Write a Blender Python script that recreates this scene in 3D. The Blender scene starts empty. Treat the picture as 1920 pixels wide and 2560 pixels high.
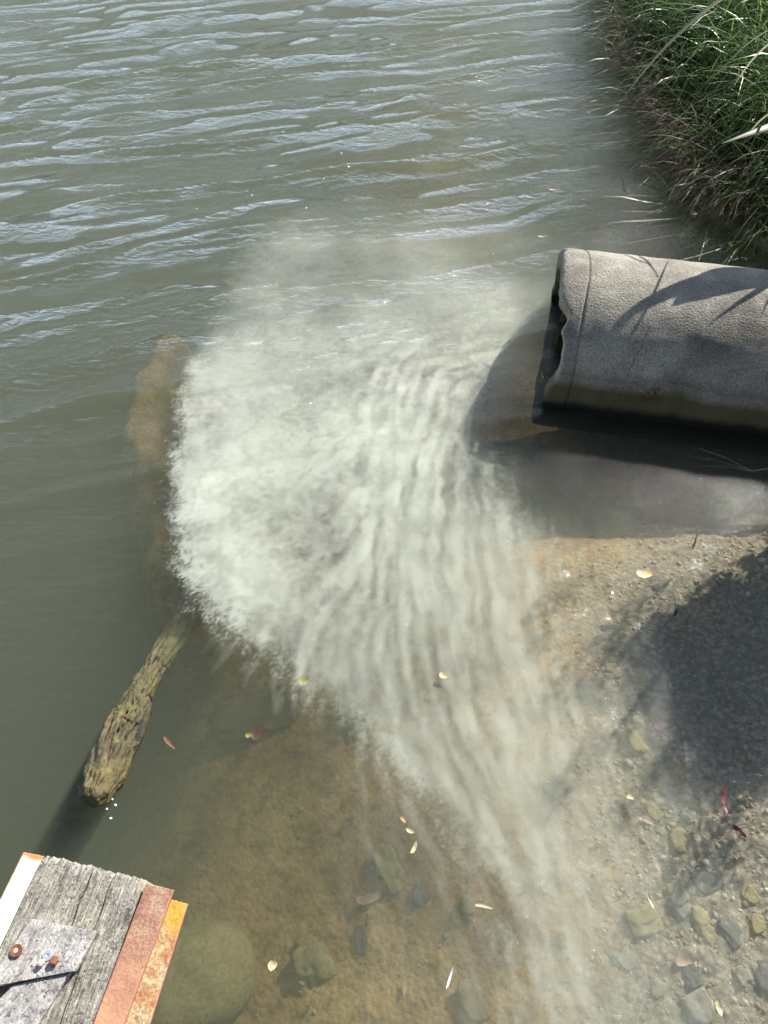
import bpy, bmesh, math, random
import numpy as np
from mathutils import Vector, noise as mnoise

# ------------------------------------------------------------------ camera, sky, sun, exposure
scene = bpy.context.scene
COL = scene.collection
H = 2.0; PITCH = math.radians(55); FPX = 1849.0
cam_d = bpy.data.cameras.new('camera'); cam = bpy.data.objects.new('camera', cam_d); COL.objects.link(cam)
cam.location = (0, 0, H); cam.rotation_euler = (math.radians(35), 0, 0)
cam_d.sensor_fit = 'VERTICAL'; cam_d.sensor_height = 36; cam_d.lens = 26
cam_d.clip_start = .02; cam_d.clip_end = 500
scene.camera = cam

SUN_EL = math.radians(37); SUN_AZ = math.radians(40)      # azimuth from +Y towards +X
SUN = Vector((math.cos(SUN_EL)*math.sin(SUN_AZ), math.cos(SUN_EL)*math.cos(SUN_AZ), math.sin(SUN_EL)))
w = bpy.data.worlds.new('World'); scene.world = w; w.use_nodes = True
nt = w.node_tree; nt.nodes.clear()
sky = nt.nodes.new('ShaderNodeTexSky'); sky.sky_type = 'NISHITA'; sky.sun_disc = False
sky.sun_elevation = SUN_EL; sky.sun_rotation = SUN_AZ
tc = nt.nodes.new('ShaderNodeTexCoord'); mp = nt.nodes.new('ShaderNodeMapping'); mp.inputs['Scale'].default_value = (1, 1, 2.2)
nz = nt.nodes.new('ShaderNodeTexNoise'); nz.inputs['Scale'].default_value = 2.3; nz.inputs['Detail'].default_value = 7; nz.inputs['Roughness'].default_value = .55
cr = nt.nodes.new('ShaderNodeValToRGB'); cr.color_ramp.elements[0].position = .48; cr.color_ramp.elements[1].position = .70
mx = nt.nodes.new('ShaderNodeMix'); mx.data_type = 'RGBA'; mx.inputs[7].default_value = (29, 35, 45, 1)
bg = nt.nodes.new('ShaderNodeBackground'); bg.inputs['Strength'].default_value = .052
out = nt.nodes.new('ShaderNodeOutputWorld')
L = nt.links.new
L(tc.outputs['Generated'], mp.inputs['Vector']); L(mp.outputs[0], nz.inputs['Vector']); L(nz.outputs['Fac'], cr.inputs[0])
sepw = nt.nodes.new('ShaderNodeSeparateXYZ'); L(tc.outputs['Generated'], sepw.inputs[0])
hz = nt.nodes.new('ShaderNodeMapRange'); hz.inputs[1].default_value = .04; hz.inputs[2].default_value = .70; hz.inputs[3].default_value = .85; hz.inputs[4].default_value = 0
L(sepw.outputs[2], hz.inputs[0]); mxx = nt.nodes.new('ShaderNodeMath'); mxx.operation = 'MULTIPLY_ADD'; mxx.inputs[1].default_value = .05; mxx.use_clamp = True
L(cr.outputs[0], mxx.inputs[0]); azm = nt.nodes.new('ShaderNodeMapRange'); azm.inputs[1].default_value = -.1; azm.inputs[2].default_value = .65; azm.inputs[3].default_value = .04; azm.inputs[4].default_value = 1
L(sepw.outputs[1], azm.inputs[0]); hm = nt.nodes.new('ShaderNodeMath'); hm.operation = 'MULTIPLY'; L(hz.outputs[0], hm.inputs[0]); L(azm.outputs[0], hm.inputs[1]); L(hm.outputs[0], mxx.inputs[2]); L(mxx.outputs[0], mx.inputs[0]); L(sky.outputs[0], mx.inputs[6]); L(mx.outputs[2], bg.inputs['Color']); L(bg.outputs[0], out.inputs[0])
sd_ = bpy.data.lights.new('sun', 'SUN'); sd_.energy = 5.0; sd_.angle = math.radians(.5); sd_.color = (1, .95, .87)
so = bpy.data.objects.new('sun', sd_); COL.objects.link(so); so.rotation_euler = SUN.to_track_quat('Z', 'Y').to_euler()
vs = scene.view_settings; vs.view_transform = 'Standard'; vs.look = 'None'; vs.gamma = 1; vs.exposure = 0.72
scene.render.engine = 'CYCLES'
cy = scene.cycles
cy.use_denoising = True; cy.denoiser = 'OPENIMAGEDENOISE'; cy.denoising_input_passes = 'RGB_ALBEDO_NORMAL'
cy.transparent_max_bounces = 24; cy.max_bounces = 8; cy.volume_bounces = 1; cy.diffuse_bounces = 3; cy.glossy_bounces = 3
cy.sample_clamp_indirect = 6

# ------------------------------------------------------------------ helpers
def at(px, py, z=0.0):
    u = px-960; v = 1280-py
    Y = FPX*math.cos(PITCH)+v*math.sin(PITCH); Z = -FPX*math.sin(PITCH)+v*math.cos(PITCH)
    t = (H-z)/-Z
    return (u*t, Y*t, z)

def tag(o, label=None, cat=None, group=None, kind=None):
    if label: o['label'] = label
    if cat: o['category'] = cat
    if group: o['group'] = group
    if kind: o['kind'] = kind
    return o

def mesh_np(name, verts, faces, mat=None, parent=None, smooth=True, attrs=None, face_attrs=None):
    """verts (n,3); faces (m,k) int array or list of lists"""
    me = bpy.data.meshes.new(name)
    verts = np.asarray(verts, dtype=np.float32)
    if isinstance(faces, np.ndarray):
        m, k = faces.shape
        me.vertices.add(len(verts)); me.vertices.foreach_set('co', verts.ravel())
        me.loops.add(m*k); me.loops.foreach_set('vertex_index', faces.astype(np.int32).ravel())
        me.polygons.add(m); me.polygons.foreach_set('loop_start', np.arange(0, m*k, k, dtype=np.int32))
        me.update(calc_edges=True)
    else:
        me.from_pydata([tuple(map(float, v)) for v in verts], [], faces); me.update()
    me.validate()
    if smooth: me.polygons.foreach_set('use_smooth', np.ones(len(me.polygons), dtype=bool))
    for k, v in (attrs or {}).items():
        a = me.attributes.new(k, 'FLOAT', 'POINT'); a.data.foreach_set('value', np.asarray(v, dtype=np.float32).ravel())
    o = bpy.data.objects.new(name, me); COL.objects.link(o)
    if mat: me.materials.append(mat)
    if parent: o.parent = parent
    return o

def empty(name, loc=(0, 0, 0)):
    o = bpy.data.objects.new(name, None); COL.objects.link(o); o.location = loc; o.empty_display_size = .1
    return o

def grid_faces(nu, nv, off=0):
    i = np.arange(nu-1)[:, None]; j = np.arange(nv-1)[None, :]
    a = i*nv+j
    return (np.stack([a, a+nv, a+nv+1, a+1], -1).reshape(-1, 4)+off)

def smooth(a, b, x):
    t = np.clip((x-a)/(b-a), 0, 1); return t*t*(3-2*t)

_perm = {}
def perlin(x, y, seed=0):
    if seed not in _perm:
        r = np.random.RandomState(seed); p = r.permutation(512); a = r.rand(512)*2*np.pi
        _perm[seed] = (np.concatenate([p, p]), np.cos(a), np.sin(a))
    p, gx, gy = _perm[seed]
    xi = np.floor(x).astype(int); yi = np.floor(y).astype(int); xf = x-xi; yf = y-yi
    u = xf*xf*xf*(xf*(xf*6-15)+10); v = yf*yf*yf*(yf*(yf*6-15)+10)
    def g(ix, iy, dx, dy):
        h = p[(p[ix & 511]+iy) & 511]; return gx[h]*dx+gy[h]*dy
    a = g(xi, yi, xf, yf); b = g(xi+1, yi, xf-1, yf); c = g(xi, yi+1, xf, yf-1); d = g(xi+1, yi+1, xf-1, yf-1)
    return ((a*(1-u)+b*u)*(1-v)+(c*(1-u)+d*u)*v)*1.5

def fbm(x, y, seed=0, oct=5, gain=.5, lac=2.03):
    s = np.zeros_like(x, dtype=float); a = 1.0; n = 0
    for i in range(oct):
        s += a*perlin(x, y, seed+i); n += a; a *= gain; x = x*lac+7.3; y = y*lac-3.1
    return s/n

def seg_dist(x, y, pts, closed=False):
    d = np.full(x.shape, 1e9)
    n = len(pts); rng = range(n if closed else n-1)
    for i in rng:
        ax, ay = pts[i][:2]; bx, by = pts[(i+1) % n][:2]
        ex, ey = bx-ax, by-ay; t = np.clip(((x-ax)*ex+(y-ay)*ey)/(ex*ex+ey*ey+1e-12), 0, 1)
        d = np.minimum(d, np.hypot(x-ax-t*ex, y-ay-t*ey))
    return d

def inside(x, y, pts):
    r = np.zeros(x.shape, bool); n = len(pts)
    for i in range(n):
        x1, y1 = pts[i][:2]; x2, y2 = pts[(i+1) % n][:2]
        if y1 == y2: continue
        c = ((y1 > y) != (y2 > y)) & (x < (x2-x1)*(y-y1)/(y2-y1)+x1)
        r ^= c
    return r

# ---- material helper
class M:
    def __init__(s, name):
        s.m = bpy.data.materials.new(name); s.m.use_nodes = True; s.t = s.m.node_tree; s.t.nodes.clear()
        s.out = s.t.nodes.new('ShaderNodeOutputMaterial')
    def n(s, kind, **kw):
        x = s.t.nodes.new('ShaderNode'+kind)
        for k, v in kw.items():
            if k in x.inputs: s.set(x.inputs[k], v)
            else: setattr(x, k, v)
        return x
    def set(s, inp, v):
        if isinstance(v, bpy.types.NodeSocket): s.t.links.new(v, inp)
        else: inp.default_value = v
    def noise(s, scale, detail=4, rough=.55, vec=None, dist=0, stretch=None):
        if vec is None: vec = s.n('TexCoord').outputs['Object']
        if stretch:
            mpg = s.n('Mapping'); mpg.inputs['Scale'].default_value = stretch; s.t.links.new(vec, mpg.inputs['Vector']); vec = mpg.outputs[0]
        x = s.n('TexNoise', Scale=scale, Detail=detail, Roughness=rough, Distortion=dist, Vector=vec)
        return x.outputs['Fac']
    def vor(s, scale, feature='F1', vec=None, out='Distance', rnd=1):
        if vec is None: vec = s.n('TexCoord').outputs['Object']
        x = s.n('TexVoronoi', feature=feature); x.inputs['Scale'].default_value = scale; x.inputs['Randomness'].default_value = rnd; s.t.links.new(vec, x.inputs['Vector'])
        return x.outputs[out]
    def attr(s, name): return s.n('Attribute', attribute_name=name).outputs['Fac']
    def ramp(s, fac, stops):
        x = s.n('ValToRGB'); e = x.color_ramp.elements
        while len(e) < len(stops): e.new(.5)
        for el, (p, c) in zip(e, stops):
            el.position = p; el.color = (c, c, c, 1) if not hasattr(c, '__len__') else (*c, 1)
        s.t.links.new(fac, x.inputs[0]); return x.outputs[0]
    def mix(s, fac, a, b, mode='MIX'):
        x = s.n('Mix', data_type='RGBA', blend_type=mode)
        s.set(x.inputs[0], fac)
        for i, v in ((6, a), (7, b)):
            s.set(x.inputs[i], (*v, 1) if isinstance(v, tuple) and len(v) == 3 else v)
        return x.outputs[2]
    def math(s, op, a, b=0.0, clamp=False):
        x = s.n('Math', operation=op, use_clamp=clamp); s.set(x.inputs[0], a); s.set(x.inputs[1], b); return x.outputs[0]
    def bump(s, h, strength=.5, dist=.01, normal=None):
        x = s.n('Bump', Strength=strength, Distance=dist, Height=h)
        if normal is not None: s.t.links.new(normal, x.inputs['Normal'])
        return x.outputs[0]
    def bsdf(s, color, rough=.8, normal=None, spec=.4, metal=0.0, **kw):
        x = s.n('BsdfPrincipled', Roughness=rough, Metallic=metal)
        s.set(x.inputs['Base Color'], (*color, 1) if isinstance(color, tuple) and len(color) == 3 else color)
        x.inputs['Specular IOR Level'].default_value = spec
        if normal is not None: s.t.links.new(normal, x.inputs['Normal'])
        for k, v in kw.items(): s.set(x.inputs[k.replace('_', ' ')], v)
        s.t.links.new(x.outputs[0], s.out.inputs['Surface']); return x
    def pos(s): return s.n('NewGeometry').outputs['Position']
    def sep(s, v): 
        x = s.n('SeparateXYZ'); s.t.links.new(v, x.inputs[0]); return x.outputs

# ------------------------------------------------------------------ terrain shape
_S = [(1.0, -30), (1.0, -1.), (1.02, -.3), (1.06, .35), (1.24, .9), (1.55, 1.35), (2.0, 1.6), (2.15, 2.2), (1.75, 2.75), (1.42, 3.1), (1.36, 3.9), (1.34, 4.9), (1.5, 6), (2.2, 8), (5, 14), (60, 40)]
SHORE = [(a+(.07 if b > 3 else 0), b) for a, b in _S]
LAND = SHORE+[(90, 40), (90, -30)]
def shore_sd(x, y):
    d = seg_dist(x, y, SHORE); return np.where(inside(x, y, LAND), -d, d)   # + in the water
RIDGE = [at(*p)[:2] for p in ((370, 690), (320, 800), (290, 930), (300, 1060), (350, 1230), (420, 1420))]
def bed_z(x, y):
    d = shore_sd(x, y)
    dd = np.maximum(d, 0)
    z = -.045*smooth(0, .14, dd)-.085*dd-.05*dd**2
    z = z-.10*smooth(.55, 1.3, dd)-1.0*smooth(1.5, 2.7, dd+.3*fbm(x*1.3, y*1.3, 33, 2))**1.3
    z = z-.16*smooth(1.6, 2.3, y)*smooth(0, .4, dd)-.45*smooth(2.1, 2.7, y)*smooth(0, .15, dd)*smooth(1.2, .4, dd)
    z = z-.40*np.exp(-(np.maximum(0, seg_dist(x, y, [(.30, 1.80), (.68, 1.78), (1.1, 1.72), (1.9, 1.6)])+.10*fbm(x*3, y*3, 37, 3))/.20)**2)*smooth(0, .1, dd)
    z += -.12*np.exp(-((x-.95)**2+(y-1.75)**2)/.09)
    rg_ = np.exp(-(np.maximum(0, seg_dist(x, y, RIDGE)+.07*fbm(x*3, y*3, 38, 3)-.02)/.20)**2); z = np.where(z < -.34, z*(1-rg_)-.33*rg_, z)
    z += .025*fbm(x*2.1, y*2.1, 31, 4)*smooth(.05, .5, dd+.1)
    land = np.maximum(-d, 0)
    z = np.where(d < 0, .09*land+.02*fbm(x*3, y*3, 35, 3), z)
    return z

def axis(parts):
    r = []
    for a, b, n in parts: r += list(np.linspace(a, b, n, endpoint=False))
    r.append(parts[-1][1]); return np.array(r)

xs = axis([(-70, -8, 16), (-8, -2.6, 36), (-2.6, -1, 110), (-1, 1.5, 250), (1.5, 2.6, 60), (2.6, 8, 24), (8, 70, 14)])
ys = axis([(-30, -3, 10), (-3, -.3, 26), (-.3, 2.2, 250), (2.2, 4, 90), (4, 8, 70), (8, 70, 26)])
X, Y = np.meshgrid(xs, ys, indexing='ij')
Z = bed_z(X, Y)
near = smooth(2.6, 1.2, np.abs(X-.3))*smooth(3, 2, Y)
peb = np.maximum(0, fbm(X*17, Y*17, 41, 3))*.016+np.abs(fbm(X*36, Y*36, 47, 2))*.012
sdist = shore_sd(X, Y)
Z += near*peb*(.25+.75*smooth(1.1, .2, np.abs(sdist)))
m = M('riverbed_mud')
p = m.pos(); sx, sy, sz = m.sep(p)[:3]
c1 = m.ramp(m.noise(4, 6, .6, p), [(.3, (.26, .145, .045)), (.5, (.50, .30, .105)), (.7, (.70, .46, .18))])
c2 = m.ramp(m.noise(26, 6, .72, p), [(.34, (.42, .42, .42)), (.5, (.9, .9, .9)), (.66, (1.1, 1.1, 1.1))])
c = m.mix(1.0, c1, c2, 'MULTIPLY')
gr = m.ramp(m.attr('shallow'), [(.2, 0), (.85, 1)])
c = m.mix(gr, c, m.mix(1.0, m.ramp(m.noise(60, 4, .7, p), [(.3, (.23, .185, .125)), (.7, (.50, .42, .30))]), m.ramp(m.vor(55, vec=p), [(.0, 1.15), (.6, .55)]), 'MULTIPLY'))
c = m.mix(m.ramp(m.attr('soil'), [(.1, 0), (.6, 1)]), c, (.03, .022, .014))
b = m.bump(m.math('ADD', m.noise(90, 4, .7, p), m.math('MULTIPLY', m.vor(60, vec=p), -.8)), .6, .008)
m.bsdf(c, .75, b, .35)
soil = smooth(2.1, 2.7, Y)*smooth(.05, -.2, sdist)
bed = mesh_np('riverbed', np.stack([X, Y, Z], -1).reshape(-1, 3), grid_faces(len(xs), len(ys)), m.m, attrs={'shallow': smooth(.95, .25, sdist+.15*fbm(X*2, Y*2, 39, 3)), 'soil': soil})
tag(bed, 'brown silty riverbed with pebbles, shallow at the right', kind='structure')

# ------------------------------------------------------------------ water body
wxs = axis([(-60, -9, 18), (-9, -2.9, 60), (-2.9, 2.0, 560), (2.0, 3.2, 50), (3.2, 9, 30), (9, 60, 12)])
wys = axis([(-25, -2, 14), (-2, 0, 30), (0, 1.6, 120), (1.6, 3.2, 240), (3.2, 6.2, 320), (6.2, 12, 120), (12, 60, 60)])
X, Y = np.meshgrid(wxs, wys, indexing='ij')
rs = np.random.RandomState(5)
env = .05+.95*smooth(1.15, 2.3, Y-.22*X+.12*fbm(X*1.2, Y*1.2, 60, 2)) 
env *= 1-.55*smooth(1.2, .2, shore_sd(X, Y))*smooth(1.5, 2.5, Y)
env *= .72+.65*(fbm(X*.8+.3*Y, Y*1.3, 61, 3)+.3)
env = np.clip(env, .03, 1.6)
env *= smooth(40, 12, np.abs(X))*smooth(45, 14, Y)
dX = np.zeros_like(X); dY = np.zeros_like(X); Hh = np.zeros_like(X)
N = 34
for i in range(N):
    lam = float(np.exp(rs.normal(math.log(.24), .45))); lam = min(max(lam, .07), .8)
    ang = math.radians(103+rs.normal(0, 12 if lam > .2 else 20)+6*(i % 3-1))
    s = .021
    k = 2*math.pi/lam; A = s/k; ph = rs.rand()*6.283
    wx, wy = .11*fbm(X*.9, Y*.9, 300, 2), .11*fbm(X*.9, Y*.9, 310, 2)
    th = k*((X+wx)*math.cos(ang)+(Y+wy)*math.sin(ang))+ph
    Hh += A*np.cos(th); q = 1.9
    dX -= q*A*math.cos(ang)*np.sin(th); dY -= q*A*math.sin(ang)*np.sin(th)
for i, (lam, deg, A, c) in enumerate(((.42, 103, .026, 3.8), (.30, 100, .010, 3.0), (.62, 108, .014, 2.2), (.19, 106, .004, 2.4), (.35, 113, .006, 2.8))):
    k = 2*math.pi/lam; ang = math.radians(deg)
    wp = .12*fbm(X*.8, Y*.8, 330+i*7, 2)+.020*fbm(X*3, Y*3, 333+i*7, 2)
    th = k*((X)*math.cos(ang)+(Y)*math.sin(ang)+wp)+i*1.7
    th = th+.35*np.sin(th)
    e_ = np.clip(.62+1.3*fbm(X*.6+i*9, Y*1.2, 360+i*5, 2), 0, 1.5)
    Hh += A*e_*(np.exp(c*(np.cos(th)-1))-.35)
# local swirls near the pipe mouth and calm shallow water
sw = np.exp(-((X-.45)**2+(Y-1.8)**2)/.16)
Hs = sw*.0035*fbm(X*9, Y*9, 71, 3)+.0012*fbm(X*5, Y*7, 75, 3)*smooth(2.4, 1.2, Y)
VX = X+env*dX; VY = Y+env*dY; VZ = env*Hh+Hs
nx, ny = X.shape; nv = nx*ny
top = np.stack([VX, VY, VZ], -1).reshape(-1, 3)
f_top = grid_faces(nx, ny)
# closed body: skirt + bottom (bottom as a fan of quads from a mirrored coarse ring)
ring = [i*ny for i in range(nx)]+[(nx-1)*ny+j for j in range(1, ny)]+[i*ny+ny-1 for i in range(nx-2, -1, -1)]+[j for j in range(ny-2, 0, -1)]
rv = top[ring].copy(); rv[:, 2] = -3.5
cen = np.array([[0, 10, -3.5]])
V = np.concatenate([top, rv, cen]); n = len(ring); ci = nv+n
a = np.array(ring); bI = np.roll(a, -1); c_ = nv+np.arange(n); d_ = np.roll(c_, -1)
skirt = np.concatenate([np.stack([a, bI, d_], -1), np.stack([a, d_, c_], -1), np.stack([c_, d_, np.full(n, ci)], -1)])
t1 = f_top[:, [0, 1, 2]]; t2 = f_top[:, [0, 2, 3]]
F = np.concatenate([t1, t2, skirt])
m = M('river_water')
p = m.pos()
rip = m.noise(17, 5, .65, p, .5, (1.0, 2.6, 1)); rip2 = m.noise(55, 3, .6, p, .2, (1.0, 2.4, 1))
amp = m.math('MULTIPLY', m.attr('ripple'), 1.0)
hgt = m.math('MULTIPLY', m.math('ADD', rip, m.math('MULTIPLY', rip2, .22)), amp)
nb = m.bump(hgt, 1.0, .026)
inc = m.n('NewGeometry').outputs['Incoming']
dt = m.n('VectorMath', operation='DOT_PRODUCT'); m.t.links.new(inc, dt.inputs[0]); m.t.links.new(nb, dt.inputs[1])
cs_ = m.math('ABSOLUTE', dt.outputs['Value']); om = m.math('SUBTRACT', 1.0, cs_, clamp=True)
frf = m.math('ADD', .021, m.math('MULTIPLY', m.math('POWER', om, 5.0), .979), clamp=True)
gl = m.n('BsdfGlossy', Roughness=.03, Normal=nb); tr = m.n('BsdfTransparent', Color=(.97, .985, .97, 1))
ms = m.n('MixShader'); m.t.links.new(frf, ms.inputs[0]); m.t.links.new(tr.outputs[0], ms.inputs[1]); m.t.links.new(gl.outputs[0], ms.inputs[2])
m.t.links.new(ms.outputs[0], m.out.inputs['Surface'])
vol = m.n('VolumePrincipled')
vol.inputs['Color'].default_value = (.345, .375, .275, 1); vol.inputs['Density'].default_value = 1.75; vol.inputs['Anisotropy'].default_value = .0
m.t.links.new(vol.outputs[0], m.out.inputs['Volume'])
m.m.cycles.homogeneous_volume = True
ripatt = np.concatenate([(.24+.76*smooth(1.5, 2.9, Y-.15*X)*(1-.6*smooth(1.3, .3, shore_sd(X, Y)))*(.35+1.1*smooth(-.2, .35, fbm(X*1.5, Y*2.2, 80, 3)))).ravel(), np.zeros(n+1)])
water = mesh_np('water', V, F, m.m, attrs={'ripple': ripatt})
tag(water, 'murky green river water with wind ripples', kind='structure')

# ------------------------------------------------------------------ silt plume
PX = 1920/1659
OUT = [(740, 380), (640, 420), (560, 450), (520, 520), (490, 620), (440, 700), (400, 790), (372, 880), (368, 960), (362, 1060), (372, 1180), (400, 1260), (450, 1320), (500, 1360), (545, 1400), (600, 1420), (640, 1480), (720, 1500), (790, 1560), (830, 1620), (880, 1680), (930, 1740), (980, 1800), (1030, 1880), (1060, 1950), (1085, 2050), (1115, 2212), (1130, 2330), (1560, 2330), (1500, 2100), (1420, 1900), (1390, 1750), (1360, 1600), (1330, 1450), (1290, 1300), (1230, 1180), (1170, 1090), (1135, 1010), (1165, 880), (1190, 740), (1215, 640), (1230, 560), (1150, 470), (1000, 410)]
OUTW = [at(a*PX, b*PX)[:2] for a, b in OUT]
DEN = [(420, 900, 0.84), (420, 1000, 1.008), (410, 1100, 1.12), (440, 1200, 1.12), (500, 1280, 1.008), (560, 1350, 0.717), (600, 1000, 0.896), (600, 1150, 0.806), (640, 880, 0.75), (560, 760, 0.6), (520, 650, 0.4), (640, 560, 0.211), (800, 560, 0.161), (800, 450, 0.074), (1000, 480, 0.062), (1100, 560, 0.087), (820, 720, 0.6), (950, 650, 0.336), (1100, 650, 0.36), (1000, 760, 0.75), (1060, 730, 0.75), (860, 850, 0.78), (800, 950, 0.8), (900, 950, 0.72), (980, 860, 0.576), (1050, 900, 0.324), (1100, 960, 0.18), (1080, 1030, 0.36), (1040, 1060, 0.36), (700, 1100, 0.72), (800, 1080, 0.72), (900, 1080, 0.6), (980, 1120, 0.274), (700, 1250, 0.62), (800, 1250, 0.52), (620, 1360, 0.493), (700, 1420, 0.336), (760, 1500, 0.208), (900, 1250, 0.42), (1000, 1250, 0.4), (1100, 1200, 0.216), (880, 1400, 0.32), (980, 1400, 0.336), (1100, 1400, 0.336), (1200, 1400, 0.146), (860, 1560, 0.24), (960, 1550, 0.336), (1100, 1550, 0.368), (1200, 1550, 0.19), (1000, 1700, 0.4), (1100, 1700, 0.368), (1200, 1700, 0.258), (1300, 1700, 0.134), (1060, 1830, 0.528), (1150, 1850, 0.4), (1260, 1850, 0.235), (1120, 1980, 0.448), (1240, 2000, 0.269), (1350, 2000, 0.168), (1160, 2150, 0.44), (1300, 2150, 0.28), (1420, 2150, 0.146), (1050, 700, 0.45), (700, 640, 0.288), (720, 800, 0.66), (1120, 900, 0.3), (1140, 960, 0.25), (1110, 1010, 0.38), (1150, 1060, 0.25)]
FLO = [(450, 1000, -1, .1), (430, 1200, -1, .35), (430, 850, -1, -.3), (500, 1350, -.6, .9), (620, 1400, -.25, 1), (760, 1480, .05, 1), (860, 1100, .05, 1), (800, 900, -.15, 1), (1000, 900, -.15, 1), (1100, 1000, -.05, 1), (650, 950, -.9, .4), (650, 1150, -.8, .5), (560, 700, -.9, -.2), (750, 600, -1, -.15), (1000, 650, -1, .35), (1050, 780, -1, .5), (1150, 1200, .15, 1), (900, 1500, .25, 1), (1000, 1300, .15, 1), (1000, 1700, .55, 1), (1150, 1900, .5, 1), (1250, 2150, .3, 1), (1100, 2100, .25, 1), (1350, 2100, .3, 1), (1250, 1500, .3, 1), (700, 1300, -.45, .9)]
def idw(x, y, pts, vals, p=2.5, eps=.02):
    W = 0; S = [0]*len(vals[0])
    for (a, b), v in zip(pts, vals):
        w_ = 1/((x-a)**2+(y-b)**2+eps**2)**(p/2); W = W+w_
        for i, q in enumerate(v): S[i] = S[i]+w_*q
    return [s/W for s in S]
px0, px1, py0, py1 = -1.05, 1.5, -.15, 3.3
STEP = .0058
gx = np.arange(px0, px1, STEP); gy = np.arange(py0, py1, STEP)
PXX, PYY = np.meshgrid(gx, gy, indexing='ij')
def bil(img, x, y):
    fx = np.clip((x-px0)/STEP, 0, img.shape[0]-1.001); fy = np.clip((y-py0)/STEP, 0, img.shape[1]-1.001)
    i = fx.astype(int); j = fy.astype(int); u = fx-i; v = fy-j
    return (img[i, j]*(1-u)+img[i+1, j]*u)*(1-v)+(img[i, j+1]*(1-u)+img[i+1, j+1]*u)*v
fp = [at(a*PX, b*PX)[:2] for a, b, _, _ in FLO]; fd = []
for a, b, u, v in FLO:
    q0 = at(a*PX, b*PX); q1 = at(a*PX+u*20, b*PX+v*20); l = math.hypot(q1[0]-q0[0], q1[1]-q0[1]); fd.append(((q1[0]-q0[0])/l, (q1[1]-q0[1])/l))
fx_, fy_ = idw(PXX, PYY, fp, fd, 3, .08); l = np.hypot(fx_, fy_)+1e-6; fx_ /= l; fy_ /= l
dm = idw(PXX, PYY, [at(a*PX, b*PX)[:2] for a, b, _ in DEN], [(v,) for _, _, v in DEN], 3.2, .05)[0]
def curl(x, y, s, seed):
    e = .01/s; P = lambda a, b: fbm(a*s, b*s, seed, 3)
    return (P(x, y+e)-P(x, y-e))/(2*e)/s, -(P(x+e, y)-P(x-e, y))/(2*e)/s
def streaks(seed, length, turb, f=26):
    base = fbm(PXX*f, PYY*f, seed, 5, .62)
    cx, cy_ = curl(PXX, PYY, 4, seed+20); c2x, c2y = curl(PXX, PYY, 13, seed+25)
    ux = fx_+turb*(cx+.5*c2x); uy = fy_+turb*(cy_+.5*c2y); l = np.maximum(np.hypot(ux, uy), .5); ux /= l; uy /= l
    acc = base.copy(); n_ = int(length/.0058)
    for sgn in (1, -1):
        x = PXX.copy(); y = PYY.copy()
        for k in range(n_):
            vx = bil(ux, x, y); vy = bil(uy, x, y); x += sgn*vx*STEP; y += sgn*vy*STEP
            acc += bil(base, x, y)*(1-k/n_)
    acc -= acc.mean(); acc /= acc.std(); return acc
def puffs(seed, adv):
    x = PXX.copy(); y = PYY.copy()
    for s in (3.5, 8, 18):
        for _ in range(2):
            cx, cy_ = curl(x, y, s, seed+int(s)); x = x+adv/s*cx; y = y+adv/s*cy_
    f = fbm(x*4.2, y*4.2, seed+50, 5, .44)
    # billow fronts: bright heads, hollow tails drawn back along the flow
    g = fbm((x+.03*fx_)*8, (y+.03*fy_)*8, seed+60, 2, .4); r = 1-2.4*np.abs(g)
    f = f/f.std(); r = (r-r.mean())/r.std(); o = f*.8+r*.45; return o/o.std()
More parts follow.
